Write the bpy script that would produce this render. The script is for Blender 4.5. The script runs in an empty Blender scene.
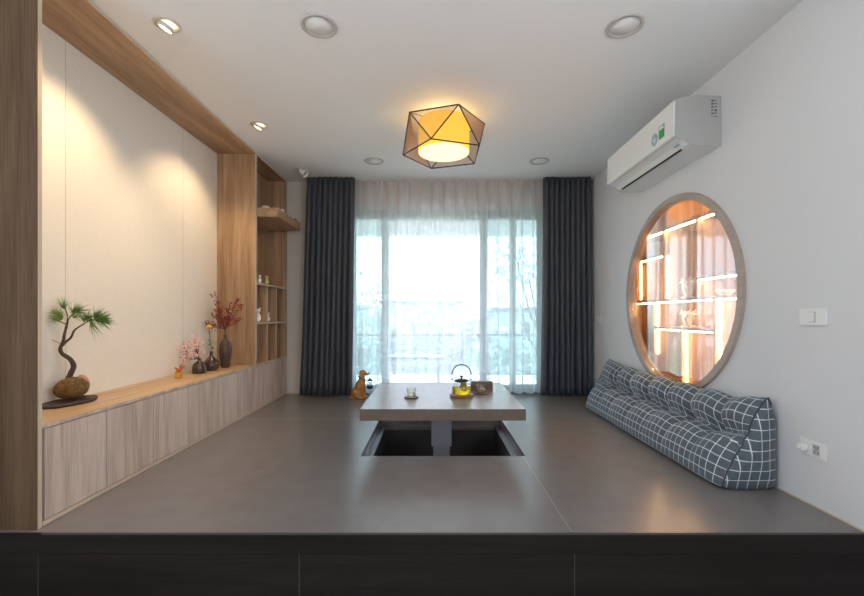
import bpy, bmesh, math, random
from mathutils import Vector, Matrix, noise
PI = math.pi
R = random.Random(7)
scene = bpy.context.scene
COL = scene.collection

# ------------------------------------------------------------------ materials
def new_mat(name):
    m = bpy.data.materials.new(name); m.use_nodes = True
    nt = m.node_tree; b = nt.nodes['Principled BSDF']
    return m, nt, b
def mat(name, col, rough=0.5, metal=0.0, emit=None, es=0.0, bump=0.0, bscale=200, var=0.0, vscale=6, trans=0.0, ior=1.45, coat=0.0):
    m, nt, b = new_mat(name)
    b.inputs['Base Color'].default_value = (*col, 1)
    b.inputs['Roughness'].default_value = rough
    b.inputs['Metallic'].default_value = metal
    b.inputs['Transmission Weight'].default_value = trans
    b.inputs['IOR'].default_value = ior
    b.inputs['Coat Weight'].default_value = coat
    if emit:
        b.inputs['Emission Color'].default_value = (*emit, 1); b.inputs['Emission Strength'].default_value = es
    tc = nt.nodes.new('ShaderNodeTexCoord')
    if var > 0:
        n = nt.nodes.new('ShaderNodeTexNoise'); n.inputs['Scale'].default_value = vscale; n.inputs['Detail'].default_value = 6
        nt.links.new(tc.outputs['Object'], n.inputs['Vector'])
        r = nt.nodes.new('ShaderNodeValToRGB')
        r.color_ramp.elements[0].position = 0.3; r.color_ramp.elements[1].position = 0.7
        r.color_ramp.elements[0].color = (*[c*(1-var) for c in col], 1)
        r.color_ramp.elements[1].color = (*[min(1, c*(1+var)) for c in col], 1)
        nt.links.new(n.outputs['Fac'], r.inputs['Fac']); nt.links.new(r.outputs['Color'], b.inputs['Base Color'])
    if bump > 0:
        n = nt.nodes.new('ShaderNodeTexNoise'); n.inputs['Scale'].default_value = bscale; n.inputs['Detail'].default_value = 4
        nt.links.new(tc.outputs['Object'], n.inputs['Vector'])
        bp = nt.nodes.new('ShaderNodeBump'); bp.inputs['Strength'].default_value = bump; bp.inputs['Distance'].default_value = 0.002
        nt.links.new(n.outputs['Fac'], bp.inputs['Height']); nt.links.new(bp.outputs['Normal'], b.inputs['Normal'])
    return m
def wood(name, dark, light, grain='z', rough=0.5, fine=1.0):
    m, nt, b = new_mat(name)
    tc = nt.nodes.new('ShaderNodeTexCoord')
    def nz(sc_across, sc_along, det, dist=0.0):
        mp = nt.nodes.new('ShaderNodeMapping')
        s = [sc_across]*3; s['xyz'.index(grain)] = sc_along
        mp.inputs['Scale'].default_value = s
        nt.links.new(tc.outputs['Object'], mp.inputs['Vector'])
        n = nt.nodes.new('ShaderNodeTexNoise'); n.inputs['Scale'].default_value = 1; n.inputs['Detail'].default_value = det
        n.inputs['Distortion'].default_value = dist
        nt.links.new(mp.outputs['Vector'], n.inputs['Vector']); return n
    a = nz(16*fine, 1.1, 5, 0.6); f = nz(150*fine, 5, 3)
    mx = nt.nodes.new('ShaderNodeMath'); mx.operation = 'MULTIPLY_ADD'
    nt.links.new(f.outputs['Fac'], mx.inputs[0]); mx.inputs[1].default_value = 0.4
    m2 = nt.nodes.new('ShaderNodeMath'); m2.operation = 'MULTIPLY'; m2.inputs[1].default_value = 0.6
    nt.links.new(a.outputs['Fac'], m2.inputs[0]); nt.links.new(m2.outputs[0], mx.inputs[2])
    r = nt.nodes.new('ShaderNodeValToRGB')
    r.color_ramp.elements[0].position = 0.36; r.color_ramp.elements[0].color = (*dark, 1)
    r.color_ramp.elements[1].position = 0.62; r.color_ramp.elements[1].color = (*light, 1)
    nt.links.new(mx.outputs[0], r.inputs['Fac']); nt.links.new(r.outputs['Color'], b.inputs['Base Color'])
    b.inputs['Roughness'].default_value = rough
    bp = nt.nodes.new('ShaderNodeBump'); bp.inputs['Strength'].default_value = 0.25; bp.inputs['Distance'].default_value = 0.001
    nt.links.new(mx.outputs[0], bp.inputs['Height']); nt.links.new(bp.outputs['Normal'], b.inputs['Normal'])
    return m
OAKD, OAKL = (0.29, 0.162, 0.083), (0.50, 0.32, 0.185)
M = {}
M['oak_z'] = wood('oak_vertical_grain', OAKD, OAKL, 'z')
M['oak_y'] = wood('oak_lengthwise_grain', OAKD, OAKL, 'y')
M['oak_top'] = wood('warm_lit_oak_counter', (0.42, 0.27, 0.14), (0.62, 0.43, 0.25), 'y', 0.42)  # honey base paints the warm spotlight into the wood
M['oak_edge'] = wood('oak_edge_band', (0.50, 0.39, 0.29), (0.58, 0.47, 0.36), 'z', 0.5)
M['oak_edge_y'] = wood('oak_edge_band_lengthwise', (0.50, 0.39, 0.29), (0.58, 0.47, 0.36), 'y', 0.5)
M['cab'] = wood('grey_oak_door', (0.38, 0.29, 0.235), (0.62, 0.505, 0.43), 'z', 0.5)
M['panel_shaded'] = wood('shaded_oak_end_panel', (0.080, 0.046, 0.025), (0.155, 0.098, 0.057), 'z', 0.55)  # weak front light painted in: far darker than the other oak
M['niche_wood'] = wood('warm_niche_wood', (0.42, 0.26, 0.12), (0.62, 0.42, 0.22), 'z', 0.5)
M['wall'] = mat('white_wall_paint', (0.70, 0.705, 0.715), 0.75, bump=0.08, bscale=400)
M['ceil'] = mat('white_ceiling_paint', (0.86, 0.86, 0.86), 0.8)
M['panel'] = mat('cream_wall_panel', (0.76, 0.71, 0.64), 0.6, var=0.02, vscale=40)
M['beige'] = mat('beige_wall_paint', (0.62, 0.56, 0.50), 0.75)
M['groove'] = mat('dark_groove', (0.16, 0.13, 0.11), 0.8)
M['joint'] = mat('soft_panel_joint', (0.42, 0.38, 0.33), 0.8)
M['riser_line'] = mat('brown_riser_line', (0.055, 0.044, 0.038), 0.6)
M['floor'] = mat('taupe_laminate', (0.190, 0.170, 0.162), 0.25, var=0.05, vscale=9, bump=0.05, bscale=500)
M['table'] = mat('taupe_tabletop', (0.28, 0.255, 0.25), 0.24, var=0.04, vscale=7)
M['table_edge'] = mat('brown_table_edge', (0.13, 0.095, 0.07), 0.5, var=0.06, vscale=30)
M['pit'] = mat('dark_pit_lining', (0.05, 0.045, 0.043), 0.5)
M['riser'] = wood('black_oak_riser', (0.011, 0.009, 0.0078), (0.021, 0.0168, 0.0142), 'x', 0.55)
M['riser'].node_tree.nodes['Principled BSDF'].inputs['Specular IOR Level'].default_value = 0.15
M['panel_shaded'].node_tree.nodes['Principled BSDF'].inputs['Specular IOR Level'].default_value = 0.2
M['seam'] = mat('pale_joint', (0.27, 0.25, 0.23), 0.5)
M['grey_metal'] = mat('grey_painted_metal', (0.30, 0.30, 0.32), 0.4, 0.3)
M['frame_al'] = mat('blue_grey_aluminium', (0.12, 0.155, 0.19), 0.35, 0.3)
M['white'] = mat('white_plastic', (0.80, 0.80, 0.78), 0.35)
M['acwhite'] = mat('air_conditioner_plastic', (0.82, 0.82, 0.80), 0.32)
M['acside'] = mat('air_conditioner_shaded_side', (0.47, 0.47, 0.455), 0.4)  # greyer than the housing to paint shade onto the end caps
M['black'] = mat('black_plastic', (0.02, 0.02, 0.022), 0.4)
M['green_label'] = mat('green_label', (0.04, 0.38, 0.12), 0.4)
M['blue_label'] = mat('grey_blue_label', (0.35, 0.45, 0.50), 0.4)
M['ink'] = mat('dark_ink', (0.09, 0.10, 0.12), 0.5)
M['ring'] = wood('pale_taupe_ring', (0.38, 0.31, 0.255), (0.46, 0.38, 0.32), 'y', 0.45)
M['ceramic_brown'] = mat('brown_glazed_ceramic', (0.055, 0.028, 0.018), 0.22, var=0.25, vscale=30, coat=0.4)
M['ceramic_matte'] = mat('dark_brown_ceramic', (0.075, 0.045, 0.032), 0.35, var=0.2, vscale=25)
M['bark'] = mat('brown_bark', (0.10, 0.065, 0.04), 0.85, bump=0.8, bscale=120, var=0.3, vscale=60)
M['needle'] = mat('pine_needles', (0.15, 0.27, 0.05), 0.5, var=0.4, vscale=20)
M['moss'] = mat('brown_moss', (0.17, 0.095, 0.028), 0.95, bump=1.0, bscale=180, var=0.55, vscale=90)
M['stone'] = mat('tan_stone', (0.42, 0.25, 0.16), 0.7, var=0.12, vscale=25)
M['slate'] = mat('dark_slate', (0.062, 0.042, 0.034), 0.65, bump=0.7, bscale=60, var=0.3, vscale=30)
M['twig'] = mat('dark_twig', (0.09, 0.045, 0.035), 0.7)
M['berry'] = mat('red_berry', (0.30, 0.025, 0.022), 0.35)
M['blossom'] = mat('pink_blossom', (0.88, 0.62, 0.56), 0.6)
M['leafg'] = mat('green_leaf', (0.07, 0.20, 0.05), 0.5)
M['yellow'] = mat('yellow_petal', (0.85, 0.52, 0.03), 0.5)
M['amber'] = mat('amber_glass', (0.85, 0.45, 0.05), 0.08, trans=0.6)
M['orange'] = mat('orange_glass', (0.65, 0.17, 0.03), 0.15, trans=0.3)
M['tea'] = mat('yellow_tea', (1.0, 0.70, 0.02), 0.05, trans=0.75, ior=1.33)
M['coaster'] = wood('reddish_coaster', (0.17, 0.06, 0.03), (0.30, 0.12, 0.06), 'x', 0.4)
M['coaster_d'] = wood('brown_saucer', (0.10, 0.055, 0.035), (0.20, 0.12, 0.08), 'x', 0.4)
M['boxwood'] = wood('walnut_box', (0.10, 0.055, 0.035), (0.19, 0.11, 0.075), 'x', 0.5)
M['darkmetal'] = mat('dark_metal', (0.035, 0.03, 0.028), 0.35, 0.7)
M['infuser'] = mat('brown_tea_leaves', (0.22, 0.13, 0.03), 0.8, bump=0.8, bscale=200)
M['dog'] = mat('golden_statue', (0.44, 0.205, 0.062), 0.5, bump=0.6, bscale=120, var=0.3, vscale=45)
M['dogdark'] = mat('dark_red_collar', (0.16, 0.04, 0.02), 0.5)
M['lantern'] = mat('blackened_lantern_metal', (0.02, 0.03, 0.035), 0.4, 0.4)
M['paper'] = mat('white_paper', (0.75, 0.72, 0.68), 0.7)
M['figure_w'] = mat('white_glazed_figure', (0.72, 0.72, 0.70), 0.25)
M['figure_g'] = mat('yellow_green_figure', (0.50, 0.52, 0.14), 0.3)
M['gold'] = mat('gold_ornament', (0.80, 0.42, 0.06), 0.25, 0.8)
M['concrete'] = mat('pale_balcony_render', (0.72, 0.73, 0.75), 0.8)
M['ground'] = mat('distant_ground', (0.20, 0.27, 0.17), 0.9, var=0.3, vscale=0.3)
M['tree'] = mat('hazed_tree_leaves', (0.40, 0.49, 0.43), 0.6, var=0.3, vscale=2)  # paled and blued, haze is painted into the leaf colour
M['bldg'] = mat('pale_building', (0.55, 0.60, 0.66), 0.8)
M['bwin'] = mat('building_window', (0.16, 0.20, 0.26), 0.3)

def emis(name, col, s):
    m = bpy.data.materials.new(name); m.use_nodes = True; nt = m.node_tree; nt.nodes.clear()
    e = nt.nodes.new('ShaderNodeEmission'); e.inputs[0].default_value = (*col, 1); e.inputs[1].default_value = s
    o = nt.nodes.new('ShaderNodeOutputMaterial'); nt.links.new(e.outputs[0], o.inputs[0]); return m
M['led'] = emis('warm_led_strip', (1.0, 0.60, 0.27), 40)
M['spot_on'] = emis('lit_spot_lens', (1.0, 0.78, 0.45), 7)
M['drum_bottom'] = emis('lit_diffuser', (1.0, 0.84, 0.60), 0.72)

def thin_glass(name, tint=(1,1,1), refl=1.0, rough=0.0, ior=1.5):
    m = bpy.data.materials.new(name); m.use_nodes = True; nt = m.node_tree; nt.nodes.clear()
    t = nt.nodes.new('ShaderNodeBsdfTransparent'); t.inputs[0].default_value = (*tint, 1)
    g = nt.nodes.new('ShaderNodeBsdfGlossy'); g.inputs['Roughness'].default_value = rough
    f = nt.nodes.new('ShaderNodeLayerWeight'); f.inputs[0].default_value = 0.5
    pw = nt.nodes.new('ShaderNodeMath'); pw.operation = 'POWER'; pw.inputs[1].default_value = 4.0
    nt.links.new(f.outputs['Facing'], pw.inputs[0])
    k = nt.nodes.new('ShaderNodeMath'); k.operation = 'MULTIPLY_ADD'; k.inputs[1].default_value = 0.9*refl; k.inputs[2].default_value = 0.04*refl; k.use_clamp = True
    mx = nt.nodes.new('ShaderNodeMixShader'); o = nt.nodes.new('ShaderNodeOutputMaterial')
    nt.links.new(pw.outputs[0], k.inputs[0]); nt.links.new(k.outputs[0], mx.inputs[0])
    nt.links.new(t.outputs[0], mx.inputs[1]); nt.links.new(g.outputs[0], mx.inputs[2]); nt.links.new(mx.outputs[0], o.inputs[0])
    return m
M['glass'] = thin_glass('clear_glassware', (0.97, 0.98, 0.98), 1.3, 0.02)
M['cab_glass'] = thin_glass('cabinet_glass', (0.97, 0.97, 0.97), 3.0)
M['pane_clear'] = thin_glass('window_glass_clear', (0.95, 0.97, 1.0), 1.0)
M['pane_teal'] = thin_glass('window_glass_teal', (0.84, 0.94, 0.95), 1.0)

def fabric_mix(name, col, transp, transl, tcol=None):
    """thin cloth: see-through gaps between threads + light scattered through + diffuse"""
    m = bpy.data.materials.new(name); m.use_nodes = True; nt = m.node_tree; nt.nodes.clear()
    t = nt.nodes.new('ShaderNodeBsdfTransparent'); t.inputs[0].default_value = (*(tcol or (1,1,1)), 1)
    d = nt.nodes.new('ShaderNodeBsdfDiffuse'); d.inputs[0].default_value = (*col, 1)
    l = nt.nodes.new('ShaderNodeBsdfTranslucent'); l.inputs[0].default_value = (*col, 1)
    a = nt.nodes.new('ShaderNodeMixShader'); a.inputs[0].default_value = transl
    nt.links.new(d.outputs[0], a.inputs[1]); nt.links.new(l.outputs[0], a.inputs[2])
    # threads close up when the cloth is seen edge-on
    lw = nt.nodes.new('ShaderNodeLayerWeight'); lw.inputs[0].default_value = 0.65
    mm = nt.nodes.new('ShaderNodeMapRange'); mm.inputs[1].default_value = 0; mm.inputs[2].default_value = 1
    mm.inputs[3].default_value = 1-transp; mm.inputs[4].default_value = 1.0
    nt.links.new(lw.outputs['Facing'], mm.inputs[0])
    b = nt.nodes.new('ShaderNodeMixShader'); nt.links.new(mm.outputs[0], b.inputs[0])
    nt.links.new(t.outputs[0], b.inputs[1]); nt.links.new(a.outputs[0], b.inputs[2])
    o = nt.nodes.new('ShaderNodeOutputMaterial'); nt.links.new(b.outputs[0], o.inputs[0]); return m
M['sheer'] = fabric_mix('white_sheer_voile', (0.82, 0.82, 0.83), 0.42, 0.62)
M['mesh_shade'] = fabric_mix('smoky_mesh_fabric', (0.40, 0.28, 0.24), 0.86, 0.5, (1, 0.96, 0.92))
M['curtain'] = mat('charcoal_curtain', (0.052, 0.057, 0.072), 0.5, bump=0.2, bscale=900)
M['curtain'].node_tree.nodes['Principled BSDF'].inputs['Sheen Weight'].default_value = 0.08

def drum_mat():
    m = bpy.data.materials.new('lit_yellow_drum'); m.use_nodes = True; nt = m.node_tree; nt.nodes.clear()
    e = nt.nodes.new('ShaderNodeEmission'); e.inputs[0].default_value = (1.0, 0.56, 0.055, 1); e.inputs[1].default_value = 0.80
    o = nt.nodes.new('ShaderNodeOutputMaterial'); nt.links.new(e.outputs[0], o.inputs[0]); return m
M['drum'] = drum_mat()

def check_mat():
    m, nt, b = new_mat('grey_fabric_with_white_check')
    uv = nt.nodes.new('ShaderNodeUVMap'); sp = nt.nodes.new('ShaderNodeSeparateXYZ')
    nt.links.new(uv.outputs[0], sp.inputs[0])
    outs = []
    for ax in (0, 1):
        f = nt.nodes.new('ShaderNodeMath'); f.operation = 'FRACT'; nt.links.new(sp.outputs[ax], f.inputs[0])
        l = nt.nodes.new('ShaderNodeMath'); l.operation = 'LESS_THAN'; l.inputs[1].default_value = 0.085
        nt.links.new(f.outputs[0], l.inputs[0]); outs.append(l)
    mx = nt.nodes.new('ShaderNodeMath'); mx.operation = 'MAXIMUM'
    nt.links.new(outs[0].outputs[0], mx.inputs[0]); nt.links.new(outs[1].outputs[0], mx.inputs[1])
    n = nt.nodes.new('ShaderNodeTexNoise'); n.inputs['Scale'].default_value = 25
    r = nt.nodes.new('ShaderNodeValToRGB'); r.color_ramp.elements[0].color = (0.070, 0.092, 0.115, 1); r.color_ramp.elements[1].color = (0.115, 0.145, 0.175, 1)
    nt.links.new(n.outputs['Fac'], r.inputs['Fac'])
    c = nt.nodes.new('ShaderNodeMix'); c.data_type = 'RGBA'
    nt.links.new(mx.outputs[0], c.inputs[0]); nt.links.new(r.outputs[0], c.inputs[6]); c.inputs[7].default_value = (0.66, 0.69, 0.70, 1)
    nt.links.new(c.outputs[2], b.inputs['Base Color']); b.inputs['Roughness'].default_value = 0.85
    b.inputs['Sheen Weight'].default_value = 0.15
    return m
M['check'] = check_mat()

# ------------------------------------------------------------------ mesh helpers (world coordinates)
def box(bm, x0, x1, y0, y1, z0, z1, bev=0.0):
    vs = [bm.verts.new((x, y, z)) for x in (x0, x1) for y in (y0, y1) for z in (z0, z1)]
    fs = [(0,1,3,2), (4,6,7,5), (0,4,5,1), (2,3,7,6), (0,2,6,4), (1,5,7,3)]
    faces = [bm.faces.new([vs[i] for i in f]) for f in fs]
    if bev > 0:
        es = list({e for f in faces for e in f.edges})
        bmesh.ops.bevel(bm, geom=es, offset=bev, segments=2, affect='EDGES')
def lathe(bm, cx, cy, prof, n=32, smooth=True):
    rings = []
    for r, z in prof:
        if r < 1e-6: rings.append([bm.verts.new((cx, cy, z))])
        else: rings.append([bm.verts.new((cx+r*math.cos(2*PI*i/n), cy+r*math.sin(2*PI*i/n), z)) for i in range(n)])
    for a, b in zip(rings, rings[1:]):
        for i in range(n):
            j = (i+1) % n
            if len(a) == 1 and len(b) == 1: continue
            if len(a) == 1: f = bm.faces.new((a[0], b[j], b[i]))
            elif len(b) == 1: f = bm.faces.new((a[i], a[j], b[0]))
            else: f = bm.faces.new((a[i], a[j], b[j], b[i]))
            f.smooth = smooth
def tube(bm, pts, rad, n=8, cap=True):
    pts = [Vector(p) for p in pts]
    if not isinstance(rad, (list, tuple)): rad = [rad]*len(pts)
    rings = []; up = None
    for i, p in enumerate(pts):
        t = (pts[min(i+1, len(pts)-1)]-pts[max(i-1, 0)]).normalized()
        if up is None:
            up = Vector((0, 0, 1)) if abs(t.z) < 0.9 else Vector((1, 0, 0))
        a = t.cross(up).normalized(); b = a.cross(t).normalized(); up = b
        rings.append([bm.verts.new(p+rad[i]*(a*math.cos(2*PI*k/n)+b*math.sin(2*PI*k/n))) for k in range(n)])
    for A, B in zip(rings, rings[1:]):
        for k in range(n):
            f = bm.faces.new((A[k], A[(k+1) % n], B[(k+1) % n], B[k])); f.smooth = True
    if cap:
        bm.faces.new(list(reversed(rings[0]))); bm.faces.new(rings[-1])
def ball(bm, c, r, seg=12, rings=8, rot=None, bumpy=0.0, bs=20):
    if not isinstance(r, (tuple, list)): r = (r, r, r)
    mt = Matrix.Translation(Vector(c)) @ (rot if rot else Matrix.Identity(4)) @ Matrix.Diagonal((*r, 1))
    g = bmesh.ops.create_uvsphere(bm, u_segments=seg, v_segments=rings, radius=1, matrix=mt)
    for v in g['verts']:
        if bumpy:
            d = (v.co-Vector(c)); v.co += d*bumpy*noise.noise(v.co*bs)
        for f in v.link_faces: f.smooth = True
def smooth_path(pts, k=6):
    pts = [Vector(p) for p in pts]; out = []
    P = [pts[0]]+pts+[pts[-1]]
    for i in range(1, len(P)-2):
        for s in range(k):
            t = s/k; a, b, c, d = P[i-1], P[i], P[i+1], P[i+2]
            out.append(0.5*((2*b)+(c-a)*t+(2*a-5*b+4*c-d)*t*t+(3*b-a-3*c+d)*t**3))
    out.append(pts[-1]); return out

def obj(name, bm, m, parent=None, label=None, recalc=True):
    if parent is not None:
        off = Vector(parent['_o'])
        for v in bm.verts: v.co -= off
    if recalc: bmesh.ops.recalc_face_normals(bm, faces=bm.faces[:])
    me = bpy.data.meshes.new(name); bm.to_mesh(me); bm.free()
    me.materials.append(m)
    o = bpy.data.objects.new(name, me); COL.objects.link(o)
    if parent is not None:
        o.parent = parent
        root = parent; o['_o'] = [0.0, 0.0, 0.0]; o['_o'] = list(parent['_o'])
    else: o['_o'] = [0.0, 0.0, 0.0]
    if label: o['label'] = label
    return o
def thing(name, label, cat, loc, group=None):
    o = bpy.data.objects.new(name, None); COL.objects.link(o); o.location = loc
    o.empty_display_size = 0.05
    o['label'] = label; o['category'] = cat; o['_o'] = list(loc)
    if group: o['group'] = group
    return o
def tag(o, label, cat, group=None, kind=None):
    o['label'] = label; o['category'] = cat
    if group: o['group'] = group
    if kind: o['kind'] = kind
    return o
def struct(name, bm, m, label=None):
    o = obj(name, bm, m); o['kind'] = 'structure'
    if label: o['label'] = label
    return o
def B(*boxes, bev=0.0):
    bm = bmesh.new()
    for b in boxes: box(bm, *b, bev=bev)
    return bm
def dup(root, loc, label=None, group=None):
    r = root.copy(); COL.objects.link(r); r.location = loc
    if label: r['label'] = label
    if group: r['group'] = group
    for ch in list(root.children):
        c = ch.copy(); COL.objects.link(c); c.parent = r
        for g in list(ch.children):
            d = g.copy(); COL.objects.link(d); d.parent = c
    return r

CZ = 2.10        # ceiling height above the platform
XL, XF, XR = -1.75, -1.438, 1.55
YF, YB = 1.503, 4.16
LOW = -0.42

# ------------------------------------------------------------------ setting
struct('ceiling', B((-1.95, 1.95, -2.6, YB+0.02, CZ, CZ+0.1)), M['ceil'])
SW = (-1.9, 1.05, 0.75, 1.95)     # unseen side windows added to brighten the room: y0, y1, z0, z1
def holed(xa, xb, y1): return B((xa, xb, SW[1], y1, LOW, CZ), (xa, xb, -2.6, SW[0], LOW, CZ), (xa, xb, SW[0], SW[1], LOW, SW[2]), (xa, xb, SW[0], SW[1], SW[3], CZ))
struct('wall_left', holed(-1.95, XL, YB+0.02), M['panel'])
for k_, xa in ((2, -1.90), (3, XR+0.03)):
    struct('window_%d' % k_, B(*[(xa, xa+0.04, y, y+0.05, SW[2], SW[3]) for y in (SW[0], -0.9, 0.1, SW[1]-0.05)], (xa, xa+0.04, SW[0]+0.05, SW[1]-0.05, SW[3]-0.05, SW[3])), M['white'])  # frames of the added side windows, openings that let in fill daylight
# thin joints between the cream panels
struct('trim_1', B((XL-0.001, XL+0.0006, 1.9993, 2.0007, 0.376, 2.085)), M['joint'])
struct('trim_2', B((XL-0.001, XL+0.0006, 2.9393, 2.9407, 0.376, 2.085)), M['joint'])
RW = (-0.6, 0.6, 0.35, 1.55)     # unseen window added behind the camera for extra daylight
struct('wall_rear', B((-1.95, RW[0], -2.7, -2.6, LOW, CZ), (RW[1], 1.95, -2.7, -2.6, LOW, CZ), (RW[0], RW[1], -2.7, -2.6, RW[3], CZ), (RW[0], RW[1], -2.7, -2.6, LOW, RW[2])), M['wall'])
struct('window_4', B((RW[0], RW[0]+0.04, -2.68, -2.62, RW[2], RW[3]), (RW[1]-0.04, RW[1], -2.68, -2.62, RW[2], RW[3]), (-0.02, 0.02, -2.68, -2.62, RW[2], RW[3])), M['white'])  # frame of the added rear window
# wall_right with a round opening
RC, RZ, RR = 2.705, 0.915, 0.592
def round_wall():
    bm = bmesh.new()
    x0, x1 = XR, XR+0.05
    ya, yb, za, zb = SW[1], YB+0.02, LOW, CZ
    corners = [math.atan2(z-RZ, y-RC) for y in (ya, yb) for z in (za, zb)]
    angs = sorted(set([2*PI*i/128-PI for i in range(128)]+corners))
    def edge(a):
        c, s = math.cos(a), math.sin(a); t = 1e9
        if c > 1e-9: t = min(t, (yb-RC)/c)
        if c < -1e-9: t = min(t, (ya-RC)/c)
        if s > 1e-9: t = min(t, (zb-RZ)/s)
        if s < -1e-9: t = min(t, (za-RZ)/s)
        return RC+c*t, RZ+s*t
    rows = []
    for a in angs:
        c, s = math.cos(a), math.sin(a); ey, ez = edge(a)
        rows.append([bm.verts.new(p) for p in ((x0, RC+RR*c, RZ+RR*s), (x0, ey, ez), (x1, ey, ez), (x1, RC+RR*c, RZ+RR*s))])
    n = len(rows)
    for i in range(n):
        A, C = rows[i], rows[(i+1) % n]
        for k in range(4): bm.faces.new((A[k], A[(k+1) % 4], C[(k+1) % 4], C[k]))
    return bm
struct('wall_right', round_wall(), M['wall'])
struct('wall_right_near', B((XR, XR+0.05, -2.6, SW[0], LOW, CZ), (XR, XR+0.05, SW[0], SW[1], LOW, SW[2]), (XR, XR+0.05, SW[0], SW[1], SW[3], CZ)), M['wall'])
struct('baseboard_right', B((XR-0.004, XR-0.0002, YF, YB, 0.0, 0.006)), M['oak_edge_y'])
# back wall around the window opening
WX0, WX1, WZ1 = -0.86, 1.14, 1.83
struct('wall_back', B((-1.95, WX0, YB, YB+0.16, LOW, CZ), (WX1, 1.95, YB, YB+0.16, LOW, CZ), (WX0, WX1, YB, YB+0.16, WZ1, CZ)), M['beige'])
struct('baseboard_back', B((XF+0.005, WX0, YB-0.010, YB-0.0005, 0.0, 0.012)), M['oak_edge'])
# raised platform with the sunken recess
PX0, PX1, PY0, PY1 = -0.400, 0.510, 2.323, 3.233
LG, T1, PITZ = 0.037, -0.0745, -0.40
fl = B((XL, PX0, YF+0.004, YB, -0.03, 0), (PX1, XR, YF+0.004, YB, -0.03, 0), (PX0, PX1, YF+0.004, PY0, -0.03, 0), (PX0, PX1, PY1, YB, -0.03, 0),
       (WX0, WX1, YB, YB+0.16, -0.03, 0))
struct('floor', fl, M['floor'])
w = 0.02
ledge = B((PX0-w, PX0+LG, PY0-w, PY1+w, T1-w, T1), (PX1-LG, PX1+w, PY0-w, PY1+w, T1-w, T1), (PX0+LG, PX1-LG, PY0-w, PY0+LG, T1-w, T1), (PX0+LG, PX1-LG, PY1-LG, PY1+w, T1-w, T1),
          (PX0-w, PX0, PY0-w, PY1+w, T1, -0.03), (PX1, PX1+w, PY0-w, PY1+w, T1, -0.03), (PX0, PX1, PY0-w, PY0, T1, -0.03), (PX0, PX1, PY1, PY1+w, T1, -0.03))
struct('trim_3', ledge, M['floor'], 'stepped ledge around the floor recess')
a, b_, c_, d_ = PX0+LG, PX1-LG, PY0+LG, PY1-LG
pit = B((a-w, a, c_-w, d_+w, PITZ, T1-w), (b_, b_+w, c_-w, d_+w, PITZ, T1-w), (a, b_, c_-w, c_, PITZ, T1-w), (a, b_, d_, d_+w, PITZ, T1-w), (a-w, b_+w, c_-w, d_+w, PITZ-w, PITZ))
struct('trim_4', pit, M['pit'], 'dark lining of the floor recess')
# floor joints
struct('trim_5', B((0.4965, 0.4985, YF+0.006, PY0-0.001, -0.001, 0.0006), (PX1, XR-0.005, 3.148, 3.1505, -0.001, 0.0006), (XF+0.02, PX0, 3.148, 3.1505, -0.001, 0.0006)), M['seam'])
# riser
struct('wall_front', B((-1.95, XR, YF, YF+0.02, -0.074, -0.0006), (-1.95, -1.4175, YF+0.004, YF+0.022, LOW, -0.077), (-1.4155, -0.481, YF+0.004, YF+0.022, LOW, -0.077),
       (-0.479, 0.507, YF+0.004, YF+0.022, LOW, -0.077), (0.509, XR, YF+0.004, YF+0.022, LOW, -0.077)), M['riser'])
struct('trim_6', B((-1.95, XR, YF+0.006, YF+0.022, -0.0775, -0.0735)), M['riser_line'])
struct('trim_8', B((-1.418, -1.415, YF+0.003, YF+0.01, LOW, -0.078), (-0.4815, -0.4785, YF+0.003, YF+0.01, LOW, -0.078), (0.5065, 0.5095, YF+0.003, YF+0.01, LOW, -0.078)), M['riser_line'])
struct('trim_7', B((-1.40, XR-0.002, YF-0.0012, YF+0.004, -0.0065, 0.0004)), mat('nosing_edge', (0.07, 0.062, 0.056), 0.35))
struct('floor_lower', B((-1.95, 1.95, -2.6, YF, LOW-0.05, LOW)), mat('lower_wood_floor', (0.30, 0.25, 0.20), 0.5))

# ------------------------------------------------------------------ oak surround on the left
sur = thing('oak_surround', 'tall oak veneer frame around the cream niche, with shade-darkened end panel, ceiling board and divider', 'built-in frame', (-1.6, 1.53, 0))
obj('end_panel', B((XL+0.001, XF, 1.524, 1.528, 0.0, CZ-0.001)), M['panel_shaded'], sur, 'brown end panel facing the front, darkened to paint in its shade')
obj('end_panel_edge', B((XL+0.001, XF, 1.5281, 1.545, 0.0, CZ-0.001)), M['oak_edge'], sur)
obj('ceiling_board', B((XL+0.001, XF-0.002, 1.5455, 4.128, 2.086, CZ-0.001)), M['oak_y'], sur)
obj('board_edge', B((XF-0.0018, XF, 1.5455, 4.128, 2.086, CZ-0.001)), M['oak_edge_y'], sur)
obj('divider_panel', B((XL+0.001, XF-0.002, 3.400, 3.432, 0.3765, 2.0855)), M['oak_z'], sur)
obj('divider_edge', B((XF-0.0018, XF, 3.400, 3.432, 0.3765, 2.0855)), M['oak_edge'], sur)
# far column: shallow back and end panel
obj('column_back', B((-1.63, -1.61, 3.4325, 4.10, 0.3765, 2.0855)), M['oak_z'], sur)
obj('column_end', B((-1.61, XF, 4.10, 4.128, 0.3765, 2.0855)), M['oak_z'], sur)

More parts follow.
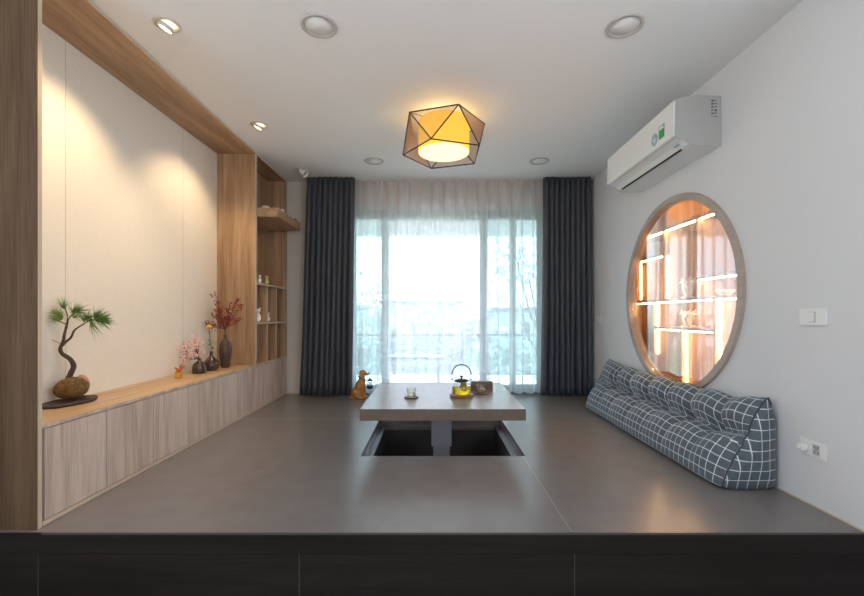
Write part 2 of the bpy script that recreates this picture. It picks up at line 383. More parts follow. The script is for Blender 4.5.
cub = thing('cubby_shelf', 'six open oak cubbies at the foot of the tall column beside the curtain', 'shelf', (-1.52, 3.76, 0.377))
s_ = obj('top_shelf', B((-1.609, XF-0.003, 3.4325, 4.0995, 1.030, 1.048)), M['oak_y'], cub)
obj('edge_band', B((XF-0.0029, XF-0.0005, 3.4325, 4.0995, 1.030, 1.048)), M['oak_edge_y'], s_)
s_ = obj('middle_shelf', B((-1.609, XF-0.003, 3.4325, 4.0995, 0.702, 0.718)), M['oak_y'], cub)
obj('edge_band', B((XF-0.0029, XF-0.0005, 3.4325, 4.0995, 0.702, 0.718)), M['oak_edge_y'], s_)
for y in (3.65, 3.862):
    for z0, z1 in ((0.3765, 0.7015), (0.7185, 1.0295)):
        u_ = obj('upright', B((-1.609, XF-0.003, y-0.008, y+0.008, z0, z1)), M['oak_z'], cub)
        obj('edge_band', B((XF-0.0029, XF-0.001, y-0.008, y+0.008, z0, z1)), M['oak_edge'], u_)

bmf = bmesh.new()
pts = [(-1.608, 3.434), (-1.285, 3.434), (-1.27, 3.450), (-1.27, 4.02), (-1.608, 4.02)]
lo = [bmf.verts.new((x, y, 1.585)) for x, y in pts]; hi = [bmf.verts.new((x, y, 1.660)) for x, y in pts]
bmf.faces.new(lo); bmf.faces.new(hi)
for i in range(5): bmf.faces.new((lo[i], lo[(i+1) % 5], hi[(i+1) % 5], hi[i]))
tag(obj('wall_shelf', bmf, M['oak_y']), 'thick oak shelf jutting out of the tall column beside the curtain', 'shelf')

# low cabinets: four units with two doors each
seams = [1.547, 1.853, 2.163, 2.473, 2.783, 3.093, 3.400, 3.755, 4.110]
cl = ['low grey-oak cabinet unit nearest the camera, below the pine bonsai', 'low grey-oak cabinet unit second from the front, left of the recess',
      'low grey-oak cabinet unit below the brown vases', 'low grey-oak cabinet unit at the far end, under the open cubbies']
for k in range(4):
    y0, y1 = seams[2*k]+0.0005, seams[2*k+2]-0.0005
    t = thing('low_cabinet', cl[k], 'cabinet', (-1.6, (y0+y1)/2, 0), 'low cabinets along the left wall')
    obj('body', B((XL+0.002, XF-0.020, y0, y1, 0.018, 0.361)), M['oak_z'], t)
    obj('plinth', B((XL+0.002, XF, y0, y1, 0.002, 0.0175)), M['oak_edge_y'], t)
    for j in (0, 1):
        a0 = seams[2*k+j]+0.0016+(0.009 if k+j == 0 else 0); a1 = seams[2*k+j+1]-0.0016
        obj('door', B((XF-0.0195, XF-0.001, a0, a1, 0.0205, 0.358), bev=0.0008), M['cab'], t)
ct = thing('counter_top', 'long oak counter, warm light painted in as a honey tone, on top of the low cabinets', 'counter', (-1.6, 2.8, 0.36))
obj('board', B((XL+0.002, XF-0.003, 1.5455, 4.12, 0.3615, 0.3755)), M['oak_top'], ct)
obj('edge_band', B((XF-0.0028, XF, 1.5455, 4.12, 0.3615, 0.3755)), M['cab'], ct)
CT = 0.3757

# ------------------------------------------------------------------ window, glass door, balcony
win = thing('window_1', 'wide sliding glass door behind the sheer curtain', 'window', (0.14, 4.24, 0)); win['kind'] = 'structure'
FY0, FY1 = 4.205, 4.265
obj('window_frame', B((WX0, WX0+0.045, FY0, FY1, 0, WZ1), (WX1-0.045, WX1, FY0, FY1, 0, WZ1), (WX0+0.045, WX1-0.045, FY0, FY1, WZ1-0.045, WZ1), (WX0+0.045, WX1-0.045, FY0, FY1, 0, 0.03)), M['frame_al'], win)
def leaf(x0, x1, y0, y1, glass, name):
    s = 0.045; z0, z1 = 0.031, WZ1-0.046
    o = obj('door_leaf', B((x0, x0+s, y0, y1, z0, z1), (x1-s, x1, y0, y1, z0, z1), (x0+s, x1-s, y0, y1, z1-s, z1), (x0+s, x1-s, y0, y1, z0, z0+0.05)), M['frame_al'], win)
    ym = (y0+y1)/2
    obj('glass_pane', B((x0+s, x1-s, ym-0.002, ym+0.002, z0+0.05, z1-s)), glass, o)
    return o
leaf(WX0+0.046, -0.44, 4.207, 4.232, M['pane_teal'], '')
leaf(-0.52, 0.545, 4.237, 4.262, M['pane_clear'], '')
l3 = leaf(0.47, 0.83, 4.207, 4.232, M['pane_teal'], '')
leaf(0.775, WX1-0.046, 4.237, 4.262, M['pane_teal'], '')
obj('handle', B((0.525, 0.540, 4.185, 4.206, 0.60, 0.76), bev=0.003), M['black'], win)

struct('floor_balcony', B((-2.4, 2.8, 4.321, 5.65, -0.12, -0.03)), M['concrete'])
struct('ceiling_balcony', B((-2.4, 2.8, 4.321, 5.65, 2.02, 2.12), (-2.4, 2.8, 5.50, 5.65, 1.83, 2.02)), M['concrete'])
rl = thing('balcony_railing', 'pale glass balcony railing with slim top rail outside the sliding door', 'railing', (0.2, 5.58, -0.03))
obj('top_rail', B((-2.4, 2.8, 5.565, 5.605, 0.50, 0.53)), M['frame_al'], rl)
for i in range(5):
    x = -2.38+i*1.28
    obj('post', B((x, x+0.03, 5.57, 5.60, -0.03, 0.50)), M['frame_al'], rl)
    if i < 4: obj('glass_panel', B((x+0.035, x+1.275, 5.582, 5.588, 0.02, 0.495)), M['pane_teal'], rl)
bt = thing('balcony_bench', 'low pale bench standing out on the balcony, faint through the sheer', 'bench', (-0.25, 4.95, -0.03))
obj('seat', B((-0.62, 0.12, 4.80, 5.10, 0.27, 0.30)), M['frame_al'], bt)
for x in (-0.58, 0.05):
    for y in (4.82, 5.05): obj('leg', B((x, x+0.03, y, y+0.03, -0.03, 0.27)), M['grey_metal'], bt)

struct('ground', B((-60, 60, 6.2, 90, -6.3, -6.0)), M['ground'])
def tree(x, y, z0, h, r, n, label, lsz, squash=1.0, seed=1, ctr=None):
    rr = random.Random(seed)
    t = thing('garden_tree', label, 'tree', (x, y, z0), 'trees beyond the balcony')
    bm = bmesh.new()
    tube(bm, smooth_path([(x, y, z0), (x+0.03*h, y, z0+h*0.35), (x-0.02*h, y, z0+h*0.7), (x, y, z0+h*0.9)], 4), [min(0.09, 0.03*h)*(1-i/14) for i in range(13)], 7)
    br = []
    for i in range(14):
        a = rr.uniform(0, 2*PI); zz = z0+h*rr.uniform(0.35, 0.85); q = r*rr.uniform(0.5, 0.95)
        e = Vector((x+math.cos(a)*q, y+math.sin(a)*q, zz+h*rr.uniform(0.0, 0.18))); br.append(e)
        tube(bm, [(x, y, zz-0.04*h), ((x+e.x)/2, (y+e.y)/2, zz+0.02*h), e], [min(0.03, 0.012*h), 0.018, 0.008], 5)
    obj('trunk', bm, M['bark'], t)
    bm = bmesh.new()
    for i in range(n):
        c = rr.choice(br)+Vector([rr.gauss(0, r*0.26) for _ in range(3)])
        u = Vector([rr.gauss(0, 1) for _ in range(3)]).normalized(); v = u.orthogonal().normalized(); s = lsz*rr.uniform(0.6, 1.3)
        q = [bm.verts.new(c+p) for p in (-u*s, v*s*0.42, u*s, -v*s*0.42)]
        bm.faces.new(q)
    obj('foliage', bm, M['tree'], t, recalc=False)
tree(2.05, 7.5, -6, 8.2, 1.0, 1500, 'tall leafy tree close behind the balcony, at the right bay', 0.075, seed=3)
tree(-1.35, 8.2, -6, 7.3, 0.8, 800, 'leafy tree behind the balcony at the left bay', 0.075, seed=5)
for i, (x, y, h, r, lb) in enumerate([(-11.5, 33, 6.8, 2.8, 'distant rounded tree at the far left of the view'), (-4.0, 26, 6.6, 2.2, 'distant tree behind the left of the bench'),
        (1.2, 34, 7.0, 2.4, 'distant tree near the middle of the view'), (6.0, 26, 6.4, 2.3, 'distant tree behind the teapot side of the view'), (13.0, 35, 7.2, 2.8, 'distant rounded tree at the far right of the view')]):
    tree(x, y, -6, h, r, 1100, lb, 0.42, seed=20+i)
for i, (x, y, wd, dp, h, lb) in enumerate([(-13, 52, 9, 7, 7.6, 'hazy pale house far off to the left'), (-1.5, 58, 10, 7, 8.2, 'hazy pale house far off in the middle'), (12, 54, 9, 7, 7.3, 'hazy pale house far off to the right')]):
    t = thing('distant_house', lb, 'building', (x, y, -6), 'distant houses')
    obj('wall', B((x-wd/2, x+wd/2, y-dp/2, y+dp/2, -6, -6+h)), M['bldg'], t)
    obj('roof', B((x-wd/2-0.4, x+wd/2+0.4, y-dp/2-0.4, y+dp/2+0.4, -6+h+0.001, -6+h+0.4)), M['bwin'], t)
    for a in range(4):
        for b in range(2):
            xx = x-wd/2+1+a*(wd-2)/3.4; zz = -6+1.2+b*3.2
            obj('window', B((xx, xx+1.1, y-dp/2-0.05, y-dp/2-0.001, zz, zz+1.5)), M['bwin'], t)

# ------------------------------------------------------------------ curtains
def curtain(name, xa0, xa1, xb0, xb1, y, z0, z1, folds, amp, m, seed, thick=0.0, nz=26, nx=None, hemwave=0.0):
    """top edge runs xa0..xa1, hem runs xb0..xb1"""
    rr = random.Random(seed); ph = [rr.uniform(-0.5, 0.5) for _ in range(int(folds)+3)]; am = [rr.uniform(0.6, 1.15) for _ in range(int(folds)+3)]
    nx = nx or int(folds*12); bm = bmesh.new(); g = []
    for j in range(nz+1):
        t = j/nz; z = z1+(z0-z1)*t; row = []
        for i in range(nx+1):
            u = i/nx; k = u*folds; ki = int(k); fr = k-ki
            p = ph[ki]*(1-fr)+ph[ki+1]*fr; A = am[ki]*(1-fr)+am[ki+1]*fr
            x = (xa0+(xa1-xa0)*u)*(1-t)+(xb0+(xb1-xb0)*u)*t
            th = 2*PI*k+p*1.1*t+0.25*math.sin(3*t+ki)
            yy = y+amp*A*(math.sin(th)+0.22*math.sin(2*th+1))*(0.8+0.3*t)
            x += amp*0.45*math.cos(th)*A + 0.006*math.sin(5*t+ph[ki]*6)*t
            row.append(bm.verts.new((x, yy, z+hemwave*math.sin(th)*(t**6))))
        g.append(row)
    for j in range(nz):
        for i in range(nx):
            f = bm.faces.new((g[j][i], g[j+1][i], g[j+1][i+1], g[j][i+1])); f.smooth = True
    o = obj(name, bm, m, recalc=False)
    if thick:
        s = o.modifiers.new('thickness', 'SOLIDIFY'); s.thickness = thick; s.offset = 0
    return o
tag(curtain('curtain', -1.222, -0.765, -1.290, -0.79, 4.035, 0.012, 2.098, 9, 0.034, M['curtain'], 4, 0.003), 'charcoal blackout curtain hanging left of the window, beside the dog statue', 'curtain', 'charcoal curtains')
tag(curtain('curtain', 1.055, 1.50, 1.035, 1.515, 4.035, 0.012, 2.098, 9, 0.034, M['curtain'], 9, 0.003), 'charcoal blackout curtain hanging right of the window, in the corner by the bolster', 'curtain', 'charcoal curtains')
tag(curtain('sheer_curtain', -0.93, 1.20, -0.93, 1.20, 4.122, 0.018, 2.098, 19, 0.028, M['sheer'], 21, 0, 16, 19*18, 0.004), 'white translucent sheer curtain drawn across the glass door', 'curtain')

# ------------------------------------------------------------------ table
tb = thing('lift_table', 'low square taupe table on a grey lifting column above the floor recess', 'table', (0.055, 2.778, PITZ))
TT = 0.26
obj('tabletop', B((PX0-0.005, PX1+0.004, PY0-0.002, PY1+0.002, TT-0.0015, TT)), M['table'], tb)
obj('top_edge', B((PX0-0.005, PX1+0.004, PY0-0.002, PY1+0.002, TT-0.064, TT-0.0016)), M['table_edge'], tb)
obj('outer_column', B((-0.010, 0.120, 2.713, 2.843, -0.07, TT-0.0642), bev=0.002), M['grey_metal'], tb)
obj('inner_column', B((0.002, 0.108, 2.725, 2.831, PITZ+0.012, -0.0702)), M['grey_metal'], tb)
obj('foot_plate', B((-0.12, 0.23, 2.60, 2.95, PITZ+0.001, PITZ+0.0115)), M['grey_metal'], tb)

def disc(bm, cx, cy, z, r, h, n=28):
    lathe(bm, cx, cy, [(0, z), (r*0.85, z), (r, z+h*0.45), (r, z+h), (r*0.86, z+h), (r*0.82, z+h*0.75), (0, z+h*0.75)], n)
# teapot
tx, ty = 0.182, 2.68
bm = bmesh.new(); disc(bm, tx, ty, TT+0.0006, 0.077, 0.014, 36); tag(obj('coaster', bm, M['coaster']), 'round reddish wooden coaster under the glass teapot', 'coaster')
tz = TT+0.0006+0.0112
tp = thing('teapot', 'glass teapot of yellow tea with dark lid and arched handle', 'teapot', (tx, ty, tz))
def P(*pr): return [(r, tz+z) for r, z in pr]
bm = bmesh.new(); lathe(bm, tx, ty, P((0, 0.001), (0.045, 0.001), (0.056, 0.010), (0.0625, 0.028), (0.0625, 0.052), (0.055, 0.068), (0.045, 0.077), (0.043, 0.085)), 40)
obj('glass_body', bm, M['glass'], tp)
bm = bmesh.new(); lathe(bm, tx, ty, P((0, 0.004), (0.043, 0.004), (0.054, 0.012), (0.0600, 0.028), (0.0600, 0.054), (0, 0.054)), 40)
obj('tea', bm, M['tea'], tp, 'bright yellow tea')
bm = bmesh.new(); lathe(bm, tx+0.012, ty, P((0, 0.024), (0.015, 0.028), (0.021, 0.042), (0.021, 0.058), (0.016, 0.078), (0, 0.080)), 20)
obj('infuser', bm, M['infuser'], tp)
bm = bmesh.new(); lathe(bm, tx, ty, P((0, 0.083), (0.040, 0.083), (0.046, 0.087), (0.044, 0.094), (0.028, 0.100), (0, 0.102)), 32)
ld = obj('lid', bm, M['darkmetal'], tp)
bm = bmesh.new(); lathe(bm, tx, ty, P((0, 0.100), (0.006, 0.102), (0.005, 0.110), (0.012, 0.115), (0.010, 0.121), (0, 0.123)), 16)
obj('knob', bm, M['darkmetal'], ld)
bm = bmesh.new(); tube(bm, smooth_path([(tx-0.055, ty, tz+0.040), (tx-0.078, ty, tz+0.055), (tx-0.086, ty, tz+0.080), (tx-0.100, ty, tz+0.094)], 5), [0.011-0.0004*i for i in range(16)], 10, False)
obj('spout', bm, M['glass'], tp)
bm = bmesh.new()
tube(bm, [(tx+0.061*math.cos(PI*i/20), ty, tz+0.128+0.064*math.sin(PI*i/20)) for i in range(21)], 0.0036, 8)
for s in (-1, 1): tube(bm, [(tx+s*0.061, ty, tz+0.128), (tx+s*0.060, ty, tz+0.100), (tx+s*0.047, ty, tz+0.082)], 0.0026, 8)
obj('handle', bm, M['darkmetal'], tp)
for s in (-1, 1):
    bm = bmesh.new(); ball(bm, (tx+s*0.061, ty, tz+0.098), (0.005, 0.005, 0.006)); obj('handle_joint', bm, M['darkmetal'], tp)
# cup with ear on the left
cx, cy = -0.136, 2.635
bm = bmesh.new(); disc(bm, cx, cy, TT+0.0006, 0.045, 0.008); tag(obj('saucer', bm, M['coaster_d']), 'small round wooden saucer under the left glass cup', 'saucer')
cz = TT+0.0006+0.0064
def cup(name, label, cx, cy, cz, ear, flare):
    t = thing(name, label, 'cup', (cx, cy, cz))
    bm = bmesh.new(); lathe(bm, cx, cy, [(0, cz+0.0008), (0.019, cz+0.0008), (0.024, cz+0.008), (0.027+flare*0.3, cz+0.03), (0.0285+flare, cz+0.056), (0.0268+flare, cz+0.056), (0.0255+flare*0.3, cz+0.03), (0.022, cz+0.010), (0, cz+0.005)], 28)
    obj('glass_wall', bm, M['glass'], t)
    bm = bmesh.new(); lathe(bm, cx, cy, [(0, cz+0.0055), (0.0215, cz+0.0105), (0.025+flare*0.2, cz+0.030), (0, cz+0.030)], 24)
    obj('tea', bm, M['tea_pale'], t)
    if ear:
        bm = bmesh.new(); tube(bm, smooth_path([(cx-0.026, cy, cz+0.045), (cx-0.040, cy, cz+0.043), (cx-0.043, cy, cz+0.028), (cx-0.034, cy, cz+0.015), (cx-0.024, cy, cz+0.014)], 5), 0.0028, 8)
        obj('ear', bm, M['glass'], t)
M['tea_pale'] = mat('pale_tea', (0.93, 0.88, 0.62), 0.05, trans=0.8, ior=1.33)
cup('tea_cup', 'clear glass cup with a side ear, standing alone at left on the table', cx, cy, cz, True, 0.0)
cx, cy = 0.32, 2.765
bm = bmesh.new(); disc(bm, cx, cy, TT+0.0006, 0.045, 0.008); tag(obj('saucer', bm, M['coaster_d']), 'small round wooden saucer under the glass cup right of the teapot', 'saucer')
cup('tea_cup', 'small handleless glass cup of pale tea, right of the teapot', cx, cy, TT+0.0006+0.0064, False, 0.006)
bx = thing('wooden_box', 'low walnut box lying behind the right glass cup', 'box', (0.334, 2.90, TT+0.0006))
obj('case', B((0.262, 0.409, 2.874, 2.935, TT+0.0006, TT+0.062), bev=0.0015), M['boxwood'], bx)
obj('dark_inlay', B((0.266, 0.330, 2.8725, 2.8738, TT+0.014, TT+0.056)), M['groove'], bx, 'darker left part of the front')
for i in range(5):
    bm = bmesh.new(); ball(bm, (0.274+i*0.0115, 2.869, TT+0.035+0.010*math.sin(i*2.1)), (0.0045, 0.003, 0.013)); obj('ornament', bm, M['coaster'], bx)

# ------------------------------------------------------------------ dog statue with lantern
def dog():
    dx, dy = -0.685, 3.94
    t = thing('dog_statue', 'golden brown sitting dog statue holding a lantern beside the left curtain', 'statue', (dx, dy, 0))
    bm = bmesh.new()
    def S(x, y, z, r, rot=None): ball(bm, (dx+x, dy+y, z), r, 16, 10, rot)
    def limb(p, r): tube(bm, smooth_path([(dx+a, dy+b, c) for a, b, c in p], 5), [r[0]+(r[1]-r[0])*i/(5*(len(p)-1)) for i in range(5*(len(p)-1)+1)], 10)
    ry = lambda d: Matrix.Rotation(math.radians(d), 4, 'Y')
    S(-0.028, 0, 0.055, (0.055, 0.046, 0.052))                 # rump
    S(-0.008, 0, 0.105, (0.044, 0.042, 0.075), ry(18))         # trunk
    S(0.012, 0, 0.150, (0.038, 0.038, 0.052), ry(14))          # chest
    S(0.018, 0, 0.195, (0.027, 0.027, 0.040), ry(10))          # neck
    S(0.026, 0, 0.236, (0.034, 0.029, 0.030))                  # head
    S(0.056, 0, 0.226, (0.026, 0.016, 0.0145), ry(6))          # muzzle
    S(0.040, 0, 0.247, (0.014, 0.018, 0.012))
    for s in (-1, 1):
        S(0.012, s*0.029, 0.222, (0.013, 0.007, 0.027), ry(-12))   # ear
        S(-0.020, s*0.038, 0.045, (0.042, 0.022, 0.040))           # thigh
        limb([(-0.015, s*0.040, 0.018), (0.015, s*0.042, 0.012), (0.034, s*0.042, 0.010)], (0.016, 0.012))   # hind paw
        limb([(0.026, s*0.026, 0.135), (0.036, s*0.027, 0.075), (0.040, s*0.026, 0.020)], (0.019, 0.0115))    # fore leg
        S(0.052, s*0.026, 0.012, (0.020, 0.013, 0.012))
    limb([(-0.065, 0.0, 0.022), (-0.085, -0.02, 0.014), (-0.080, -0.05, 0.012), (-0.045, -0.065, 0.011)], (0.016, 0.008))
    o = obj('body', bm, M['dog'], t)
    rm = o.modifiers.new('union', 'REMESH'); rm.mode = 'VOXEL'; rm.voxel_size = 0.0035; rm.use_smooth_shade = True
    sm = o.modifiers.new('soften', 'SMOOTH'); sm.iterations = 3
    bm = bmesh.new(); ball(bm, (dx+0.081, dy, 0.232), (0.006, 0.008, 0.006)); obj('nose', bm, M['black'], t)
    for s in (-1, 1):
        bm = bmesh.new(); ball(bm, (dx+0.047, dy+s*0.0215, 0.243), 0.0040); obj('eye', bm, M['black'], t)
    bm = bmesh.new(); tube(bm, [(dx+0.017+0.033*math.cos(a), dy+0.032*math.sin(a), 0.188-0.020*math.cos(a)) for a in [2*PI*i/20 for i in range(21)]], 0.0045, 8)
    obj('collar', bm, M['dogdark'], t)
    lx = dx+0.092
    l = thing('hanging_lantern', 'small black lantern hanging from the mouth of the dog statue', 'lantern', (lx, dy, 0.085))
    bm = bmesh.new(); tube(bm, [(lx-0.010, dy, 0.222), (lx-0.002, dy, 0.212), (lx, dy, 0.196)], 0.0016, 6); obj('hook', bm, M['lantern'], l)
    bm = bmesh.new(); lathe(bm, lx, dy, [(0, 0.197), (0.005, 0.192), (0.007, 0.182), (0.026, 0.168), (0.026, 0.162), (0, 0.162)], 16); obj('cap', bm, M['lantern'], l)
    bm = bmesh.new(); lathe(bm, lx, dy, [(0.018, 0.161), (0.022, 0.140), (0.022, 0.117)], 16); obj('glass_globe', bm, M['glass'], l)
    bm = bmesh.new(); lathe(bm, lx, dy, [(0, 0.116), (0.030, 0.116), (0.033, 0.106), (0.030, 0.094), (0.020, 0.088), (0, 0.087)], 16); obj('lantern_base', bm, M['lantern'], l)
    bm = bmesh.new(); tube(bm, [(lx, dy, 0.117), (lx, dy, 0.150)], 0.007, 10); obj('candle', bm, M['white'], l)
    for q in range(4):
        a = PI/4+q*PI/2; bm = bmesh.new(); tube(bm, [(lx+0.024*math.cos(a), dy+0.024*math.sin(a), 0.115), (lx+0.024*math.cos(a), dy+0.024*math.sin(a), 0.164)], 0.0014, 6); obj('bar', bm, M['lantern'], l)
dog()
bm = bmesh.new(); lathe(bm, -0.555, 3.99, [(0, 0.0006), (0.030, 0.0006), (0.050, 0.018), (0.046, 0.018), (0.028, 0.005), (0, 0.005)], 28)
tag(obj('dish', bm, M['lantern']), 'small dark round dish on the floor behind the table, right of the dog statue', 'dish')

# ------------------------------------------------------------------ bolster
def bolster():
    t = thing('bolster_cushion', 'long wedge-shaped tufted floor bolster in grey fabric with white check, along the right wall', 'cushion', (1.42, 2.7, 0))
    y0, y1 = 1.872, 3.545; NL = 260
    xb, xf, H = XR-0.022, 1.270, 0.380
    # outline around the wedge: base front -> up the sloped front -> top -> down the back -> base
    NF, NBk, NBt = 40, 12, 12
    tufts = [2.10+0.235*i for i in range(6)]
    bm = bmesh.new(); uvl = bm.loops.layers.uv.new('UVMap'); rows = []; per = NF+NBk+NBt
    def section(v):
        y = y0+(y1-y0)*v; e = min(v, 1-v)*(y1-y0)
        pin = max(0, 1-e/0.10)                      # ends pinch towards a flat seam
        d = min(abs(y-q) for q in tufts); tuf = math.exp(-(d/0.045)**2)
        out = []
        for i in range(NF):                          # front slope with two bulges
            s = i/NF
            x = xf+(xb-0.035-xf)*s**1.05; z = 0.015+(H-0.015)*s
            nrm = Vector((-(H), 0, (xb-xf))).normalized()
            m = 0.60
            low = math.sin(PI*min(1, s/m))**0.8 if s < m else 0
            up = math.sin(PI*(s-m)/(1-m))**0.7 if s >= m else 0
            groove = math.exp(-((s-m)/0.07)**2)
            bulge = 0.050*low*(1-0.28*tuf*(0.5+0.5*s/m)) + 0.044*up*(1-0.55*tuf) - 0.030*groove - 0.052*tuf*math.exp(-((s-m)/0.11)**2)
            bulge -= 0.013*math.exp(-(d/0.016)**2)*min(1, s/0.2)*math.exp(-((s-m)/0.42)**2)
            bulge *= (1-0.75*pin)
            wr = 0.005*math.sin(38*y+9*s)*math.exp(-((s-m)/0.18)**2)
            out.append(Vector((x, y, z))+nrm*(bulge+wr))
        for i in range(NBk):
            s = i/NBk; out.append(Vector((xb-0.035+0.035*math.sin(min(1, s*3)*PI/2), y, H+0.006*math.sin(PI*s)-(H-0.015)*s)))
        for i in range(NBt):
            s = i/NBt; out.append(Vector((xb+(xf-xb)*s, y, 0.004+0.011*(abs(2*s-1))**4)))
        if pin > 0:                                  # round the ends off
            c = Vector((1.44, y, 0.15))
            k = 1-0.10*pin**2
            out = [Vector((c.x+(p.x-c.x)*(k if p.x < c.x else 1), p.y, max(0.004, p.z*(1-0.03*pin**2) if p.z > 0.2 else p.z))) for p in out]
        sag = 0.016*math.cos((y-tufts[0])*2*PI/0.235)
        for p in out:
            if p.z > 0.12: p.z += -sag*0.35*(p.z/H)*(1-pin)
            if p.z > 0.2: p.z += 0.045*max(0, 1-e/0.22)**2*(p.z/H)
            p.x = min(p.x, XR-0.006)
        return out
    for k in range(NL+1):
        rows.append([bm.verts.new(p) for p in section(k/NL)])
    pitch = 0.045
    ref = section(0.5); acc = [0.0]
    for i in range(per): acc.append(acc[-1]+(ref[(i+1) % per]-ref[i]).length)
    for k in range(NL):
        for i in range(per):
            j = (i+1) % per
            f = bm.faces.new((rows[k][i], rows[k+1][i], rows[k+1][j], rows[k][j])); f.smooth = True
            ua, ub = acc[i]/pitch, acc[i+1]/pitch; va, vb = k/NL*(y1-y0)/pitch*1.07, (k+1)/NL*(y1-y0)/pitch*1.07
            for lp, uv in zip(f.loops, ((ua, va), (ua, vb), (ub, vb), (ub, va))): lp[uvl].uv = uv
    # softly domed triangular ends
    for idx, sgn in ((0, -1), (NL, 1)):
        base = [v.co.copy() for v in rows[idx]]; c = sum(base, Vector())/len(base)
        prev = rows[idx]; steps = 7
        for s in range(1, steps+1):
            q = s/steps; off = 0.035*math.sin(q*PI/2)
            if s < steps: cur = [bm.verts.new(Vector((c.x+(p.x-c.x)*(1-q), p.y+sgn*off, max(0.004, c.z+(p.z-c.z)*(1-q))))) for p in base]
            else: cur = [bm.verts.new((c.x, c.y+sgn*off, c.z))]*per
            for i in range(per):
                j = (i+1) % per
                vs = (prev[i], prev[j], cur[j], cur[i]) if s < steps else (prev[i], prev[j], cur[i])
                f = bm.faces.new(vs); f.smooth = True
                for lp in f.loops: lp[uvl].uv = (lp.vert.co.x/pitch, lp.vert.co.z/pitch)
            prev = cur
    obj('cover', bm, M['check'], t)
    for q in tufts:
        sec = section((q-y0)/(y1-y0)); p = sec[int(NF*0.60)]
        bm = bmesh.new(); ball(bm, (p.x-0.003, p.y, p.z+0.003), (0.010, 0.010, 0.010)); obj('tuft_button', bm, M['curtain'], t)
    # piped seam round the near end
    sec = section(0.0)[:NF+2]
    bm = bmesh.new(); tube(bm, [(p.x, p.y-0.001, p.z) for p in sec], 0.004, 6); obj('end_seam', bm, M['curtain'], t)
bolster()

# ------------------------------------------------------------------ round display cabinet
dc = thing('display_cabinet', 'round lit display cabinet with glass front and pale ring frame in the right wall', 'cabinet', (XR+0.02, RC, RZ-RR))
bm = bmesh.new(); n = 128
prof = [(RR-0.004, XR+0.030), (RR-0.004, XR-0.018), (RR+0.034, XR-0.018), (RR+0.037, XR-0.001), (RR-0.0, XR-0.001)]
rings = [[bm.verts.new((x, RC+r*math.cos(2*PI*i/n), RZ+r*math.sin(2*PI*i/n))) for i in range(n)] for r, x in prof]
for A, C in zip(rings, rings[1:]):
    for i in range(n):
        f = bm.faces.new((A[i], A[(i+1) % n], C[(i+1) % n], C[i]))
obj('ring_frame', bm, M['ring'], dc)
bm = bmesh.new()
for x in (XR+0.006, XR+0.010):
    bm.faces.new([bm.verts.new((x, RC+(RR-0.005)*math.cos(2*PI*i/n), RZ+(RR-0.005)*math.sin(2*PI*i/n))) for i in range(n)])
bmesh.ops.bridge_loops(bm, edges=bm.edges[:])
obj('glass_pane', bm, M['cab_glass'], dc)
CX0, CX1 = XR+0.051, XR+0.30
Y0, Y1, Z0, Z1 = RC-0.66, RC+0.70, RZ-0.65, RZ+0.66
obj('back_panel', B((CX1, CX1+0.015, Y0, Y1, Z0, Z1)), M['niche_wood'], dc)
obj('side_panel', B((CX0, CX1, Y0-0.015, Y0, Z0, Z1)), M['niche_wood'], dc)
obj('side_panel', B((CX0, CX1, Y1, Y1+0.015, Z0, Z1)), M['niche_wood'], dc)
obj('top_panel', B((CX0, CX1, Y0, Y1, Z1, Z1+0.015)), M['niche_wood'], dc)
obj('bottom_panel', B((CX0, CX1, Y0, Y1, Z0-0.015, Z0)), M['niche_wood'], dc)
sx0, sx1 = CX0+0.004, CX1-0.0005
for z, a, b in ((1.375, Y0, 3.36), (1.005, Y0, 2.56), (1.205, 2.93, Y1), (0.88, Y0, Y1), (0.69, 2.40, 3.06), (0.48, 3.06, Y1)):
    obj('shelf', B((sx0, sx1, a+0.0005, b-0.0005, z-0.009, z+0.009)), M['niche_wood'], dc)
    obj('shelf_edge', B((sx0-0.003, sx0-0.0002, a+0.0005, b-0.0005, z-0.009, z+0.009)), M['ring'], dc)
for y, a, b in ((2.93, 0.89, 1.366), (2.56, 0.89, 1.366), (3.06, 0.285, 0.871), (2.40, 0.285, 0.871), (2.90, 1.385, Z1-0.001), (2.72, 0.285, 0.68)):
    obj('upright', B((sx0, sx1, y-0.009, y+0.009, a, b)), M['niche_wood'], dc)
def led(x, y0, y1, z0, z1): obj('led_strip', B((x, x+0.006, y0, y1, z0, z1)), M['led'], dc)
lx = CX0+0.020
for z, a, b in ((1.375, 2.10, 3.30), (1.205, 2.96, 3.30), (0.88, 2.10, 3.35), (1.005, 2.08, 2.54), (0.69, 2.43, 3.03)):
    led(lx, a, b, z-0.016, z-0.0095)
for y, a, b in ((3.047, 0.50, 0.86), (2.918, 0.90, 1.19), (2.388, 0.32, 0.86), (2.707, 0.32, 0.67), (3.30, 0.9, 1.19)):
    led(CX0+0.03, y-0.004, y+0.004, a, b)
led(CX0+0.05, 2.25, 3.2, Z1-0.010, Z1-0.002)
